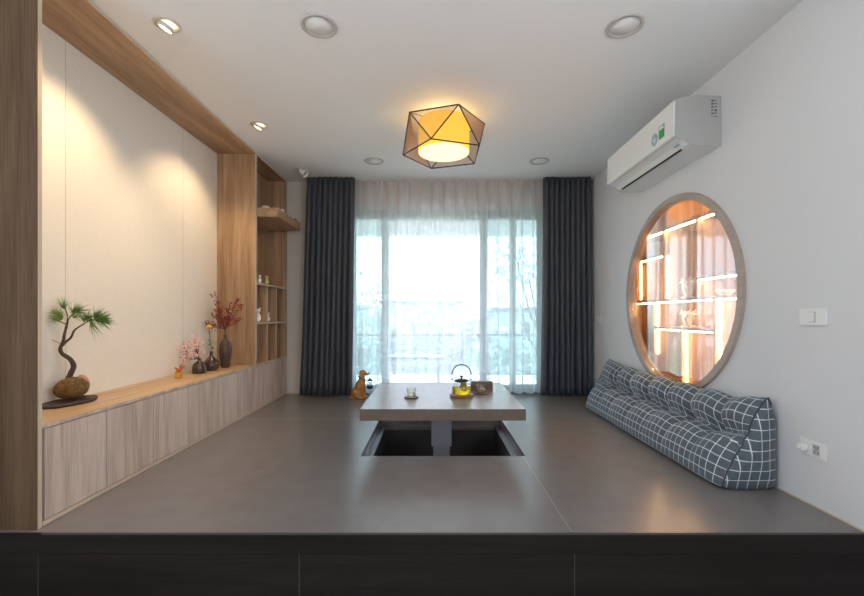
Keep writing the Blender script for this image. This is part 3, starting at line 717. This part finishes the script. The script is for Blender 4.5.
# things inside
bm = bmesh.new(); lathe(bm, XR+0.14, 2.30, [(0, 1.3845), (0.02, 1.3845), (0.045, 1.40), (0.055, 1.435), (0.045, 1.465), (0.02, 1.475), (0.02, 1.485), (0, 1.485)], 24)
tag(obj('gold_jar', bm, M['gold']), 'round gold jar on the top shelf of the round cabinet', 'jar')
def figurine(x, y, z, h, m, name, label, cat, group=None):
    bm = bmesh.new(); k = h
    ball(bm, (x, y, z+0.30*k), (0.20*k, 0.18*k, 0.30*k)); ball(bm, (x, y, z+0.72*k), (0.15*k, 0.14*k, 0.15*k)); ball(bm, (x, y-0.10*k, z+0.15*k), (0.16*k, 0.14*k, 0.15*k))
    for s in (-1, 1): ball(bm, (x+s*0.12*k, y, z+0.88*k), (0.05*k, 0.04*k, 0.11*k))
    o = obj(name, bm, m)
    rm = o.modifiers.new('union', 'REMESH'); rm.mode = 'VOXEL'; rm.voxel_size = 0.0035; rm.use_smooth_shade = True
    return tag(o, label, cat, group)
def coral(x, y, z, h, name, label):
    rr = random.Random(int(y*100)); t = thing(name, label, 'ornament', (x, y, z))
    bm = bmesh.new(); box(bm, x-0.02, x+0.02, y-0.05, y+0.05, z, z+0.012); obj('stand', bm, M['white'], t)
    bm = bmesh.new()
    for i in range(7):
        a = -0.06+0.02*i
        tube(bm, smooth_path([(x, y+a*0.4, z+0.01), (x+rr.uniform(-.01, .01), y+a*1.1, z+h*0.5), (x, y+a*1.5+rr.uniform(-.02, .02), z+h*rr.uniform(0.75, 1))], 4), 0.0045, 6)
        ball(bm, (x, y+a*1.3, z+h*rr.uniform(0.5, 0.8)), 0.012, 8, 6)
    obj('branches', bm, M['white'], t)
coral(XR+0.15, 2.80, 0.8895, 0.15, 'coral_ornament', 'white branching ornament on the middle shelf of the round cabinet')
coral(XR+0.15, 2.80, 0.6995, 0.12, 'coral_ornament', 'white branching ornament one shelf below the middle of the round cabinet')
bm = bmesh.new(); lathe(bm, XR+0.14, 2.43, [(0, 0.8895), (0.022, 0.8895), (0.045, 0.91), (0.050, 0.925), (0.045, 0.925), (0.02, 0.898), (0, 0.898)], 20)
tag(obj('bowl', bm, M['white']), 'small white bowl on the middle shelf of the round cabinet', 'bowl')

# ------------------------------------------------------------------ air conditioner
ac = thing('air_conditioner', 'white wall-mounted air conditioner above the round cabinet', 'air conditioner', (XR, 2.68, 1.69))
def extr(bm, pts, y0, y1):
    a = [bm.verts.new((x, y0, z)) for x, z in pts]; b = [bm.verts.new((x, y1, z)) for x, z in pts]
    bm.faces.new(a); bm.faces.new(list(reversed(b)))
    for i in range(len(pts)):
        j = (i+1) % len(pts); bm.faces.new((a[i], b[i], b[j], a[j]))
AY0, AY1 = 2.255, 3.107
prof = [(XR-0.001, 1.690), (XR-0.001, 1.956), (1.42, 1.962), (1.33, 1.950), (1.302, 1.935), (1.298, 1.738), (1.318, 1.733), (1.345, 1.722), (1.372, 1.700), (1.40, 1.691), (1.45, 1.688)]
bm = bmesh.new(); extr(bm, prof, AY0+0.003, AY1-0.003); obj('housing', bm, M['acwhite'], ac)
bm = bmesh.new(); extr(bm, prof, AY0, AY0+0.0028); obj('end_cap', bm, M['acside'], ac, 'end cap with its shade painted in as greyer plastic')
bm = bmesh.new(); extr(bm, prof, AY1-0.0028, AY1); obj('end_cap', bm, M['acside'], ac)
bm = bmesh.new(); extr(bm, [(1.2975, 1.740), (1.301, 1.937), (1.291, 1.930), (1.287, 1.748), (1.290, 1.741)], AY0+0.001, AY1-0.001); obj('front_panel', bm, M['acwhite'], ac)
bm = bmesh.new(); extr(bm, [(1.3225, 1.7285), (1.345, 1.7205), (1.3705, 1.6995), (1.3675, 1.6965), (1.342, 1.7165), (1.321, 1.7255)], AY0+0.07, AY1-0.05); obj('louvre', bm, M['white'], ac)
bm = bmesh.new(); extr(bm, [(1.3712, 1.6990), (1.381, 1.6935), (1.3795, 1.6910), (1.3695, 1.6962)], AY0+0.07, AY1-0.05); obj('outlet_slot', bm, M['black'], ac, 'dark air outlet slot')
obj('energy_label', B((1.2860, 1.2872, 2.338, 2.392, 1.776, 1.848)), M['green_label'], ac, 'green energy label')
obj('label_header', B((1.2855, 1.2859, 2.343, 2.387, 1.825, 1.843)), M['white'], ac)
bm = bmesh.new()
for x in (1.2860, 1.2872): bm.faces.new([bm.verts.new((x, 2.440+0.033*math.cos(2*PI*i/24), 1.797+0.036*math.sin(2*PI*i/24))) for i in range(24)])
bmesh.ops.bridge_loops(bm, edges=bm.edges[:]); obj('round_sticker', bm, M['blue_label'], ac, 'round grey-blue sticker')
obj('sticker_mark', B((1.2852, 1.2858, 2.425, 2.455, 1.792, 1.800), (1.2852, 1.2858, 2.43, 2.45, 1.780, 1.786)), M['white'], ac)
rr = random.Random(2)
for i in range(6):
    for j in range(2):
        x = 1.494+j*0.018; z = 1.935-i*0.017
        obj('printed_mark', B((x, x+rr.uniform(0.008, 0.014), AY0-0.0006, AY0-0.0001, z-rr.uniform(0.004, 0.010), z)), M['ink'], ac)
obj('display', B((1.338, 1.352, AY0+0.045, AY0+0.085, 1.7105, 1.7150)), M['blue_label'], ac)
obj('bottom_seam', B((1.3035, 1.3045, AY0+0.002, AY1-0.002, 1.7355, 1.7368)), M['ink'], ac)

# ------------------------------------------------------------------ switch, outlet
sw = thing('light_switch', 'white wall switch plate with one rocker, on the right wall above the outlet', 'switch', (XR, 1.707, 0.77))
obj('plate', B((XR-0.008, XR-0.0003, 1.646, 1.769, 0.737, 0.806), bev=0.002), M['white'], sw)
obj('rocker', B((XR-0.015, XR-0.0092, 1.695, 1.722, 0.752, 0.791), bev=0.0015), M['white'], sw)
obj('rocker_gap', B((XR-0.0091, XR-0.0081, 1.693, 1.724, 0.750, 0.793)), M['acside'], sw, 'dark gap around the rocker')
ou = thing('wall_outlet', 'white double wall outlet low on the right wall beside the bolster', 'outlet', (XR, 1.707, 0.235))
obj('plate', B((XR-0.008, XR-0.0003, 1.646, 1.769, 0.204, 0.268), bev=0.002), M['white'], ou)
obj('socket', B((XR-0.0095, XR-0.0081, 1.675, 1.705, 0.215, 0.257), bev=0.0005), M['acside'], ou)
for y, z in ((1.682, 0.247), (1.696, 0.247), (1.682, 0.226), (1.696, 0.226), (1.689, 0.238)):
    obj('slot', B((XR-0.0102, XR-0.0096, y-0.002, y+0.002, z-0.004, z+0.004)), M['ink'], ou)
pg = thing('plug', 'white plug pushed into the left socket of the low wall outlet', 'plug', (XR-0.01, 1.738, 0.235))
obj('plug_body', B((XR-0.036, XR-0.0083, 1.724, 1.752, 0.222, 0.250), bev=0.004), M['white'], pg)
obj('plug_tip', B((XR-0.044, XR-0.0362, 1.730, 1.746, 0.229, 0.243), bev=0.002), M['white'], pg)
s2 = thing('light_switch', 'small white switch plate in the corner beside the right curtain', 'switch', (XR, 3.93, 0.74))
obj('plate', B((XR-0.008, XR-0.0003, 3.88, 3.95, 0.705, 0.775), bev=0.002), M['white'], s2)
obj('rocker', B((XR-0.012, XR-0.0082, 3.90, 3.93, 0.722, 0.758), bev=0.001), M['white'], s2)

# ------------------------------------------------------------------ ceiling lights
def downlight(x, y, label, first=None):
    if first: return dup(first, (x, y, CZ), label)
    t = thing('ceiling_downlight', label, 'ceiling light', (x, y, CZ), 'flat round downlights')
    bm = bmesh.new(); lathe(bm, x, y, [(0.082, CZ-0.0003), (0.082, CZ-0.004), (0.078, CZ-0.007), (0.068, CZ-0.007), (0.064, CZ-0.0015), (0.064, CZ-0.0003)], 48); obj('trim_ring', bm, mat('downlight_ring', (0.52, 0.48, 0.45), 0.4), t)
    bm = bmesh.new(); lathe(bm, x, y, [(0, CZ-0.0025), (0.0635, CZ-0.0025), (0.0635, CZ-0.0003), (0, CZ-0.0003)], 48); obj('diffuser', bm, M['ceil'], t)
    return t
d0 = downlight(-0.52, 1.917, 'unlit round white downlight, near left of the four on the ceiling')
downlight(0.876, 1.917, 'unlit round white downlight, near right of the four on the ceiling', d0)
downlight(-0.505, 3.597, 'unlit round white downlight, far left, in front of the window', d0)
downlight(0.912, 3.597, 'unlit round white downlight, far right, in front of the window', d0)
ringm = mat('spot_ring', (0.60, 0.55, 0.48), 0.35)
def spotlight(x, y, label, on, tilt, direction):
    t = thing('ceiling_spotlight', label, 'ceiling light', (x, y, CZ), 'adjustable spotlights over the cabinets')
    bm = bmesh.new(); lathe(bm, x, y, [(0.056, CZ-0.0003), (0.056, CZ-0.004), (0.052, CZ-0.006), (0.043, CZ-0.006), (0.042, CZ-0.0003)], 40); obj('trim_ring', bm, ringm, t)
    ax = Vector(direction).normalized(); q = Vector((0, 0, -1)).rotation_difference(ax).to_matrix().to_4x4()
    bm = bmesh.new()
    L = tilt
    lathe(bm, 0, 0, [(0.026, 0.0), (0.034, -L), (0.031, -L), (0.024, -0.004)], 28)
    bmesh.ops.transform(bm, matrix=Matrix.Translation((x, y, CZ-0.004)) @ q, verts=bm.verts[:])
    for v in bm.verts: v.co.z = min(v.co.z, CZ-0.0006)
    obj('lamp_head', bm, ringm if on else M['white'], t)
    bm = bmesh.new(); lathe(bm, 0, 0, [(0, -L*0.75), (0.029, -L*0.75), (0.028, -L*0.75+0.003), (0, -L*0.75+0.003)], 24)
    bmesh.ops.transform(bm, matrix=Matrix.Translation((x, y, CZ-0.004)) @ q, verts=bm.verts[:])
    for v in bm.verts: v.co.z = min(v.co.z, CZ-0.0008)
    obj('lens', bm, M['spot_on'] if on else M['acside'], t)
spotlight(-1.208, 1.907, 'lit warm ceiling spotlight nearest the camera, aimed at the cream niche', True, 0.022, (-0.43, 0, -0.9))
spotlight(-1.208, 2.916, 'lit warm ceiling spotlight above the vases, second from the front', True, 0.022, (-0.43, 0, -0.9))
spotlight(-1.200, 3.82, 'tilted unlit white ceiling spotlight beside the left curtain', False, 0.060, (0.75, -0.2, -0.62))

# geometric lamp
lamp = thing('geometric_ceiling_lamp', 'faceted smoky fabric ceiling lamp with black wire edges around a glowing yellow drum', 'ceiling light', (0.072, 2.80, CZ))
LX, LY, Rp = 0.072, 2.80, 0.271
zb, zt = 0.78+1.067, 0.78+1.275
low = [Vector((LX+Rp*math.cos(math.radians(a)), LY+Rp*math.sin(math.radians(a)), zb)) for a in (180, 252, 324, 36, 108)]
upp = [Vector((LX+Rp*math.cos(math.radians(a)), LY+Rp*math.sin(math.radians(a)), zt)) for a in (216, 288, 0, 72, 144)]
edges = []
for i in range(5):
    j = (i+1) % 5
    edges += [(low[i], low[j]), (upp[i], upp[j]), (low[i], upp[i]), (upp[i], low[j])]
    for tri in ((low[i], low[j], upp[i]), (upp[i], upp[j], low[j])):
        bm = bmesh.new(); bm.faces.new([bm.verts.new(p) for p in tri]); obj('fabric_facet', bm, M['mesh_shade'], lamp)
for p, q in edges:
    bm = bmesh.new(); tube(bm, [p, q], 0.0042, 6); obj('wire_edge', bm, M['black'], lamp)
bm = bmesh.new(); lathe(bm, LX, LY, [(0.170, zb+0.014), (0.170, zt+0.010)], 48); obj('drum_shade', bm, M['drum'], lamp, 'glowing yellow drum')
bm = bmesh.new(); lathe(bm, LX, LY, [(0, zb+0.014), (0.167, zb+0.014), (0.168, zb+0.0155), (0, zb+0.0155)], 48); obj('diffuser', bm, M['drum_bottom'], lamp, 'glowing white round diffuser')
bm = bmesh.new(); lathe(bm, LX, LY, [(0, zt+0.005), (0.05, zt+0.005), (0.05, CZ-0.0005), (0, CZ-0.0005)], 24); obj('ceiling_mount', bm, M['white'], lamp)
for i in range(5):
    a = math.radians(216+72*i); bm = bmesh.new(); tube(bm, [(LX+0.048*math.cos(a), LY+0.048*math.sin(a), zt+0.006), upp[i]], 0.002, 5); obj('bracket', bm, M['black'], lamp)

# ------------------------------------------------------------------ bonsai
bxx, byy = -1.66, 1.93
K = byy/420
def q(px, py, d=0.0): return Vector(((px-433)*K, byy+d, 0.78-(py-315)*K))
bm = bmesh.new()
nn = 48; ringsz = [(0.86, CT+0.0004), (0.97, CT+0.004), (1.0, CT+0.010), (0.95, CT+0.014), (0.5, CT+0.0150)]
rg = []
for s, z in ringsz:
    rg.append([bm.verts.new((bxx-0.003+0.076*s*math.cos(2*PI*i/nn)*(1+0.05*noise.noise(Vector((math.cos(2*PI*i/nn)*2, math.sin(2*PI*i/nn)*2, 3)))), byy-0.005+0.135*s*math.sin(2*PI*i/nn)*(1+0.08*noise.noise(Vector((math.cos(2*PI*i/nn)*2, math.sin(2*PI*i/nn)*2, 0)))), z+(0.002*noise.noise(Vector((i*0.7, s*9, 0))) if z > CT+0.001 else 0))) for i in range(nn)])
for A, C in zip(rg, rg[1:]):
    for i in range(nn): bm.faces.new((A[i], A[(i+1) % nn], C[(i+1) % nn], C[i]))
bm.faces.new(rg[0]); bm.faces.new(rg[-1])
tag(obj('slate_plate', bm, M['slate']), 'dark oval slate plate under the pine bonsai', 'plate')
bo = thing('pine_bonsai', 'small bent pine bonsai growing from a brown moss ball on the oak counter', 'bonsai', (bxx, byy, CT+0.016))
bm = bmesh.new(); ball(bm, (bxx, byy, CT+0.0185+0.050), (0.056, 0.072, 0.050), 48, 32, bumpy=0.07, bs=40)
obj('moss_ball', bm, M['moss'], bo)
bm = bmesh.new(); tp_ = smooth_path([q(67.5, 386), q(68.3, 380), q(71, 373), q(73.7, 366), q(70, 359), q(62.5, 354), q(60.3, 348.5), q(63, 342), q(64.5, 334), q(67, 324), q(68, 319)], 5)
tube(bm, tp_, [0.0135-0.0098*i/(len(tp_)-1)+0.0012*noise.noise(Vector((i*0.5, 0, 0))) for i in range(len(tp_))], 10)
b2 = smooth_path([q(62, 346), q(67, 341), q(71, 337.5), q(74, 331), q(78, 327.5), q(84, 324)], 5)
tube(bm, b2, [0.0058-0.0028*i/(len(b2)-1) for i in range(len(b2))], 8)
b3 = smooth_path([q(67.5, 325), q(61, 322), q(56, 320), q(51, 318)], 4); tube(bm, b3, 0.0022, 6)
b3 = smooth_path([q(68, 320), q(71, 316), q(77, 312)], 4); tube(bm, b3, 0.0022, 6)
b3 = smooth_path([q(68, 322), q(67, 314), q(65, 308)], 4); tube(bm, b3, 0.002, 6)
b4 = smooth_path([q(84, 324), q(89, 320), q(94, 320), q(101, 322)], 4); tube(bm, b4, 0.0022, 6)
b5 = smooth_path([q(62, 344), q(57, 342), q(53, 340)], 4); tube(bm, b5, 0.0013, 5)
obj('trunk', bm, M['bark'], bo)
bm = bmesh.new()
def tuft(c, axis, n, L, spread):
    for i in range(n):
        d = (Vector(axis).normalized()+Vector([R.gauss(0, spread) for _ in range(3)])).normalized()
        l = L*1.45*R.uniform(0.45, 1.1); s = d.orthogonal().normalized()*0.0008; s2_ = d.cross(s)
        e = c+d*l+Vector((0, 0, -0.006*R.random()))
        m_ = c+d*l*0.5; v = [bm.verts.new(p) for p in (c+s, c-s*0.5+s2_, c-s*0.5-s2_)]; w_ = bm.verts.new(e)
        m3 = [bm.verts.new(m_+x) for x in (s, -s*0.5+s2_, -s*0.5-s2_)]
        for a in range(3):
            b = (a+1) % 3; bm.faces.new((v[a], v[b], m3[b], m3[a])); bm.faces.new((m3[a], m3[b], w_))
for px, py, d, ax, n, L, sp in ((52, 318, 0, (-1, 0, .25), 55, .042, .35), (58, 320, 0.01, (-.3, 0, 1), 45, .04, .5), (64, 309, 0, (-.1, 0, 1), 45, .045, .4), (70, 313, 0.01, (.6, 0, .7), 60, .05, .4), (77, 312, -.01, (1, 0, .5), 46, .05, .4),
        (70, 318, 0.02, (0, .5, .5), 50, .045, .5), (67, 318, -.02, (-.2, -.5, .4), 50, .045, .5), (60, 316, 0, (-.6, 0, .5), 50, .045, .4)): tuft(q(px, py, d), ax, n, L, sp)
for px, py, d, ax, n, L, sp in ((86, 320, 0, (.3, 0, .8), 70, .045, .5), (92, 318, .01, (.7, 0, .6), 80, .05, .4), (97, 320, 0, (1, 0, .4), 80, .05, .4), (101, 322, 0, (1, 0, 0), 70, .048, .35), (94, 321, -.02, (.5, -.5, .1), 60, .045, .5),
        (92, 321, .02, (.5, .5, .2), 60, .045, .5), (90, 322, 0, (.5, 0, -.8), 22, .07, .3), (84, 322, 0, (-.2, 0, .9), 30, .04, .4)): tuft(q(px, py, d), ax, n, L, sp)
tuft(q(53, 340), (-1, 0, .3), 9, .03, .3)
obj('needles', bm, M['needle'], bo, recalc=False)
bm = bmesh.new(); ball(bm, (-1.700, byy+0.103, CT+0.0165+0.050), (0.034, 0.027, 0.050), 20, 14, bumpy=0.05)
tag(obj('stone', bm, M['stone']), 'smooth tan stone standing behind the moss ball of the bonsai', 'stone')

# ------------------------------------------------------------------ vases
def vase(x, y, prof, m, label, matname='vase'):
    t = thing('vase', label, 'vase', (x, y, CT))
    bm = bmesh.new(); lathe(bm, x, y, [(r, CT+0.0005+z) for r, z in prof], 36); obj('body', bm, m, t); return t
# small bell vase with blossom
vx, vy = -1.622, 2.915
vase(vx, vy, [(0, 0), (0.042, 0), (0.046, 0.006), (0.046, 0.040), (0.040, 0.062), (0.024, 0.078), (0.011, 0.084), (0.0105, 0.096), (0.014, 0.104), (0.008, 0.104), (0.008, 0.08), (0.03, 0.06), (0.036, 0.01), (0, 0.01)], M['ceramic_brown'], 'squat dark brown bell-shaped vase, leftmost of the three, with pink blossom')
def branch_thing(name, label, cat): return thing(name, label, cat, (vx, vy, CT))
def twigs(bm, root, ends, rad, jit, nsub, rr, tips):
    for e in ends:
        e = Vector(e); m_ = (root+e)/2+Vector([rr.uniform(-jit, jit) for _ in range(3)])
        path = smooth_path([root, m_, e], 5); tube(bm, path, [rad*(1-0.6*i/10) for i in range(11)], 6)
        tips.append(e); tips += [path[5], path[7], path[9]]
        for k in range(nsub):
            p = path[rr.randint(3, 9)]; f = p+Vector((rr.uniform(-1, 1), rr.uniform(-.6, .6), rr.uniform(-.2, 1)))*jit*3.2
            tube(bm, [p, (p+f)/2+Vector((0, 0, jit*0.3)), f], [rad*0.5, rad*0.4, rad*0.3], 5); tips.append(f); tips.append((p+f)/2)
rr = random.Random(11); tips = []
bl = branch_thing('blossom_branch', 'spray of pink blossom twigs leaning left out of the squat brown vase', 'flowers')
kv = vy/420
def V(px, py, d=0): return Vector(((px-433)*kv, vy+d, 0.78-(py-315)*kv))
bm = bmesh.new(); r0 = Vector((vx, vy, CT+0.09)); r1 = Vector((vx, vy, CT+0.100))
tube(bm, [r0, r1], 0.003, 6)
twigs(bm, r1, [V(172, 343, -.03), V(171.5, 357, -.05), V(178, 361, 0), V(186, 341, .02), V(193, 337, .0), V(197, 343, .02), V(183, 347, -.03), V(188, 357, .01)], 0.0028, 0.012, 4, rr, tips)
obj('twigs', bm, M['twig'], bl)
bm = bmesh.new()
for p in tips:
    if (p-r1).length < 0.03: continue
    for k in range(5):
        c = p+Vector([rr.gauss(0, 0.010) for _ in range(3)])
        for a in range(5):
            u = Vector((math.cos(a*1.2566), rr.uniform(-.3, .3), math.sin(a*1.2566)))*0.0062
            w_ = Vector((-u.z, 0.002, u.x))*0.5
            qd = [bm.verts.new(c+s) for s in (Vector((0, 0, 0)), u*0.6+w_, u*1.2, u*0.6-w_)]; bm.faces.new(qd)
obj('blossoms', bm, M['blossom'], bl, recalc=False)
# amber ornament
ax_, ay_ = -1.636, 2.70
am = thing('amber_ornament', 'small amber glass ornament with orange fins, left of the vases', 'ornament', (ax_, ay_, CT))
bm = bmesh.new(); lathe(bm, ax_, ay_, [(0, CT+0.0005), (0.020, CT+0.0005), (0.022, CT+0.012), (0.019, CT+0.022), (0.023, CT+0.036), (0, CT+0.036)], 18); obj('base', bm, M['amber'], am)
bm = bmesh.new()
ball(bm, (ax_+0.004, ay_, CT+0.048), (0.022, 0.012, 0.012), 14, 10, Matrix.Rotation(-0.5, 4, 'Y'))
for dx_, dz_, rt in ((0.028, 0.066, -0.7), (0.014, 0.072, -1.2), (-0.012, 0.058, 0.6)):
    ball(bm, (ax_+dx_, ay_, CT+dz_), (0.018, 0.004, 0.007), 12, 8, Matrix.Rotation(rt, 4, 'Y'))
obj('fish_figure', bm, M['orange'], am)
# round bottle vase with yellow flower
vx, vy = -1.618, 3.065; kv = vy/420
vase(vx, vy, [(0, 0), (0.034, 0), (0.050, 0.016), (0.056, 0.040), (0.050, 0.064), (0.030, 0.086), (0.013, 0.102), (0.0095, 0.125), (0.014, 0.138), (0.008, 0.138), (0.006, 0.10), (0.04, 0.06), (0.045, 0.02), (0, 0.01)], M['ceramic_brown'], 'glossy round-bellied dark brown bottle vase in the middle, with a yellow flower')
fw = thing('yellow_flower', 'single yellow flower with green leaves in the round-bellied vase', 'flowers', (vx, vy, CT))
bm = bmesh.new(); stem = smooth_path([(vx, vy, CT+0.05), (vx, vy, CT+0.15), V(210, 340), V(209, 327)], 5); tube(bm, stem, 0.0024, 6); obj('stem', bm, M['leafg'], fw)
bm = bmesh.new()
for i in range(16):
    p = stem[5+i % 9]+Vector((0, 0, rr.uniform(-.008, .008))); a = rr.uniform(0, 2*PI); u = Vector((math.cos(a), math.sin(a), 0.35))*rr.uniform(.018, .030); w_ = Vector((-math.sin(a), math.cos(a), 0.2))*0.009
    bm.faces.new([bm.verts.new(s) for s in (p, p+u*0.5+w_, p+u, p+u*0.5-w_)])
obj('leaves', bm, M['leafg'], fw, recalc=False)
bm = bmesh.new(); c = stem[-1]
for i in range(14):
    a = i*2.4; rr_ = 0.003+0.0009*i; ball(bm, c+Vector((math.cos(a)*rr_, math.sin(a)*rr_, 0.006-0.0006*i)), (0.006, 0.006, 0.0125), 8, 6, Matrix.Rotation(a, 4, 'Z') @ Matrix.Rotation(0.04*i, 4, 'Y'))
obj('petals', bm, M['yellow'], fw)
# tall vase with red berries
vx, vy = -1.600, 3.235; kv = vy/420
vase(vx, vy, [(0, 0), (0.028, 0), (0.034, 0.02), (0.044, 0.10), (0.047, 0.150), (0.041, 0.185), (0.024, 0.208), (0.013, 0.222), (0.0115, 0.238), (0.016, 0.248), (0.009, 0.248), (0.008, 0.21), (0.03, 0.17), (0.03, 0.05), (0, 0.02)], M['ceramic_matte'], 'tall slender dark brown vase, rightmost of the three, with red berry branches')
vb = thing('berry_branch', 'branches of dark red berries standing in the tall brown vase', 'flowers', (vx, vy, CT))
tips = []; bm = bmesh.new(); r1 = Vector((vx, vy, CT+0.24)); tube(bm, [(vx, vy, CT+0.10), r1], 0.005, 6)
fork = V(225, 329); tube(bm, [r1, fork], [0.004, 0.0035], 6)
twigs(bm, fork, [V(215, 293), V(217, 303), V(209, 314, .03), V(221, 309, -.03), V(236, 299, .02), V(239, 305, .03), V(237, 320, .02), V(232, 312, -.02), V(201, 322, -.04), V(211, 328, -.02), V(227, 304, .05), V(222, 316, .05)], 0.0024, 0.013, 4, rr, tips)
obj('twigs', bm, M['twig'], vb)
bm = bmesh.new()
for p in tips:
    if p.x < (206-433)*kv: continue
    for k in range(4): ball(bm, p+Vector([rr.gauss(0, 0.009) for _ in range(3)]), 0.0042, 7, 5)
obj('berries', bm, M['berry'], vb)['kind'] = 'stuff'

# ------------------------------------------------------------------ things on the column shelves
figurine(-1.462, 3.545, 1.0484, 0.075, M['figure_w'], 'figurine', 'white seated figurine on top of the cubby shelf, nearer the divider', 'figurine', 'figurines on the cubby shelf')
figurine(-1.46, 3.69, 1.0484, 0.080, M['figure_g'], 'figurine', 'yellow-green figurine on top of the cubby shelf, right of the white one', 'figurine', 'figurines on the cubby shelf')
figurine(-1.462, 3.51, 0.7184, 0.13, M['figure_w'], 'figurine', 'white figurine inside the upper cubby nearest the divider', 'figurine', 'figurines on the cubby shelf')
figurine(-1.46, 3.715, 0.7184, 0.09, M['figure_w'], 'figurine', 'white figurine inside the middle upper cubby', 'figurine', 'figurines on the cubby shelf')
bm = bmesh.new(); lathe(bm, -1.42, 3.56, [(0, 1.6604), (0.024, 1.6604), (0.030, 1.68), (0.031, 1.70), (0.027, 1.70), (0.022, 1.668), (0, 1.668)], 24)
tag(obj('bowl', bm, M['white']), 'small white bowl on the thick wall shelf', 'bowl')
def stackp(x, y, z, w_, l, h, rz, name, label, cat):
    bm = bmesh.new(); box(bm, -w_/2, w_/2, -l/2, l/2, 0, h, 0.001)
    bmesh.ops.transform(bm, matrix=Matrix.Translation((x, y, z)) @ Matrix.Rotation(rz, 4, 'Z'), verts=bm.verts[:])
    tag(obj(name, bm, M['paper']), label, cat)
stackp(-1.315, 3.60, 1.6604, 0.07, 0.10, 0.016, 0.2, 'folded_cloth', 'folded white cloth at the near outer edge of the wall shelf', 'cloth')
stackp(-1.325, 3.80, 1.6604, 0.09, 0.12, 0.012, -0.1, 'notebook', 'white booklet lying towards the far end of the wall shelf', 'book')
bm = bmesh.new(); lathe(bm, -1.30, 3.97, [(0, 1.6604), (0.012, 1.6604), (0.014, 1.675), (0.010, 1.69), (0, 1.69)], 14)
tag(obj('cup', bm, M['coaster']), 'tiny reddish cup at the far corner of the wall shelf', 'cup')

# ------------------------------------------------------------------ light
wd = bpy.data.worlds.new('World'); scene.world = wd; wd.use_nodes = True
nt = wd.node_tree; bg = nt.nodes['Background']
tc = nt.nodes.new('ShaderNodeTexCoord'); sp = nt.nodes.new('ShaderNodeSeparateXYZ'); nt.links.new(tc.outputs['Generated'], sp.inputs[0])
r = nt.nodes.new('ShaderNodeValToRGB'); nt.links.new(sp.outputs['Z'], r.inputs[0])
r.color_ramp.elements[0].position = 0.0; r.color_ramp.elements[0].color = (0.90, 0.94, 1.0, 1)
r.color_ramp.elements[1].position = 0.7; r.color_ramp.elements[1].color = (0.62, 0.78, 1.0, 1)
nt.links.new(r.outputs[0], bg.inputs[0]); bg.inputs[1].default_value = 2.7
def light(name, typ, loc, energy, color, **kw):
    d = bpy.data.lights.new(name, typ); d.energy = energy; d.color = color
    for k, v in kw.items(): setattr(d, k, v)
    o = bpy.data.objects.new(name, d); COL.objects.link(o); o.location = loc; return o
WARM = (1.0, 0.72, 0.40)
for n_, y, e in (('spot_front', 1.907, 21), ('spot_vases', 2.916, 15)):
    o = light(n_, 'SPOT', (-1.21, y, CZ-0.03), e, WARM, spot_size=math.radians(96), spot_blend=0.6, shadow_soft_size=0.02)
    o.rotation_euler = Vector((-0.478, 0, -1)).to_track_quat('-Z', 'Y').to_euler()
light('lamp_bulb', 'POINT', (LX, LY, zt+0.025), 14, (1.0, 0.66, 0.28), shadow_soft_size=0.05)
light('lamp_under', 'POINT', (LX, LY, zb-0.02), 2.0, (1.0, 0.85, 0.62), shadow_soft_size=0.12)
o = light('sun', 'SUN', (3, 12, 12), 8.0, (1.0, 0.97, 0.92), angle=math.radians(1.0))
o.rotation_euler = Vector((-0.12, -0.52, -0.85)).to_track_quat('-Z', 'Y').to_euler()
o = light('window_portal', 'AREA', (0.14, 4.30, 0.92), 1.0, (1, 1, 1), shape='RECTANGLE', size=2.0, size_y=1.83)
o.rotation_euler = (-PI/2, 0, 0); o.data.cycles.is_portal = True
for sx, rz in ((-1.92, PI/2), (XR+0.08, -PI/2)):
    o = light('added_side_window_portal', 'AREA', (sx, (SW[0]+SW[1])/2, 1.35), 1.0, (1, 1, 1), shape='RECTANGLE', size=2.95, size_y=1.2)
    o.rotation_euler = (PI/2, 0, -rz); o.data.cycles.is_portal = True
o = light('added_rear_window_portal', 'AREA', (0, -2.65, 0.95), 1.0, (1, 1, 1), shape='RECTANGLE', size=1.2, size_y=1.2)
o.rotation_euler = (PI/2, 0, 0); o.data.cycles.is_portal = True

for o in list(bpy.data.objects):
    if '_o' in o: del o['_o']

# ------------------------------------------------------------------ camera
cd = bpy.data.cameras.new('camera'); cam = bpy.data.objects.new('camera', cd); COL.objects.link(cam)
cam.location = (0, 0, 0.78); cam.rotation_euler = (PI/2, 0, 0)
cd.sensor_width = 36; cd.lens = 17.5; cd.shift_x = -1/864; cd.shift_y = 17/864; cd.clip_start = 0.02; cd.clip_end = 300
scene.camera = cam
vs = scene.view_settings; vs.view_transform = 'Standard'; vs.look = 'None'; vs.gamma = 1; vs.exposure = 0.88
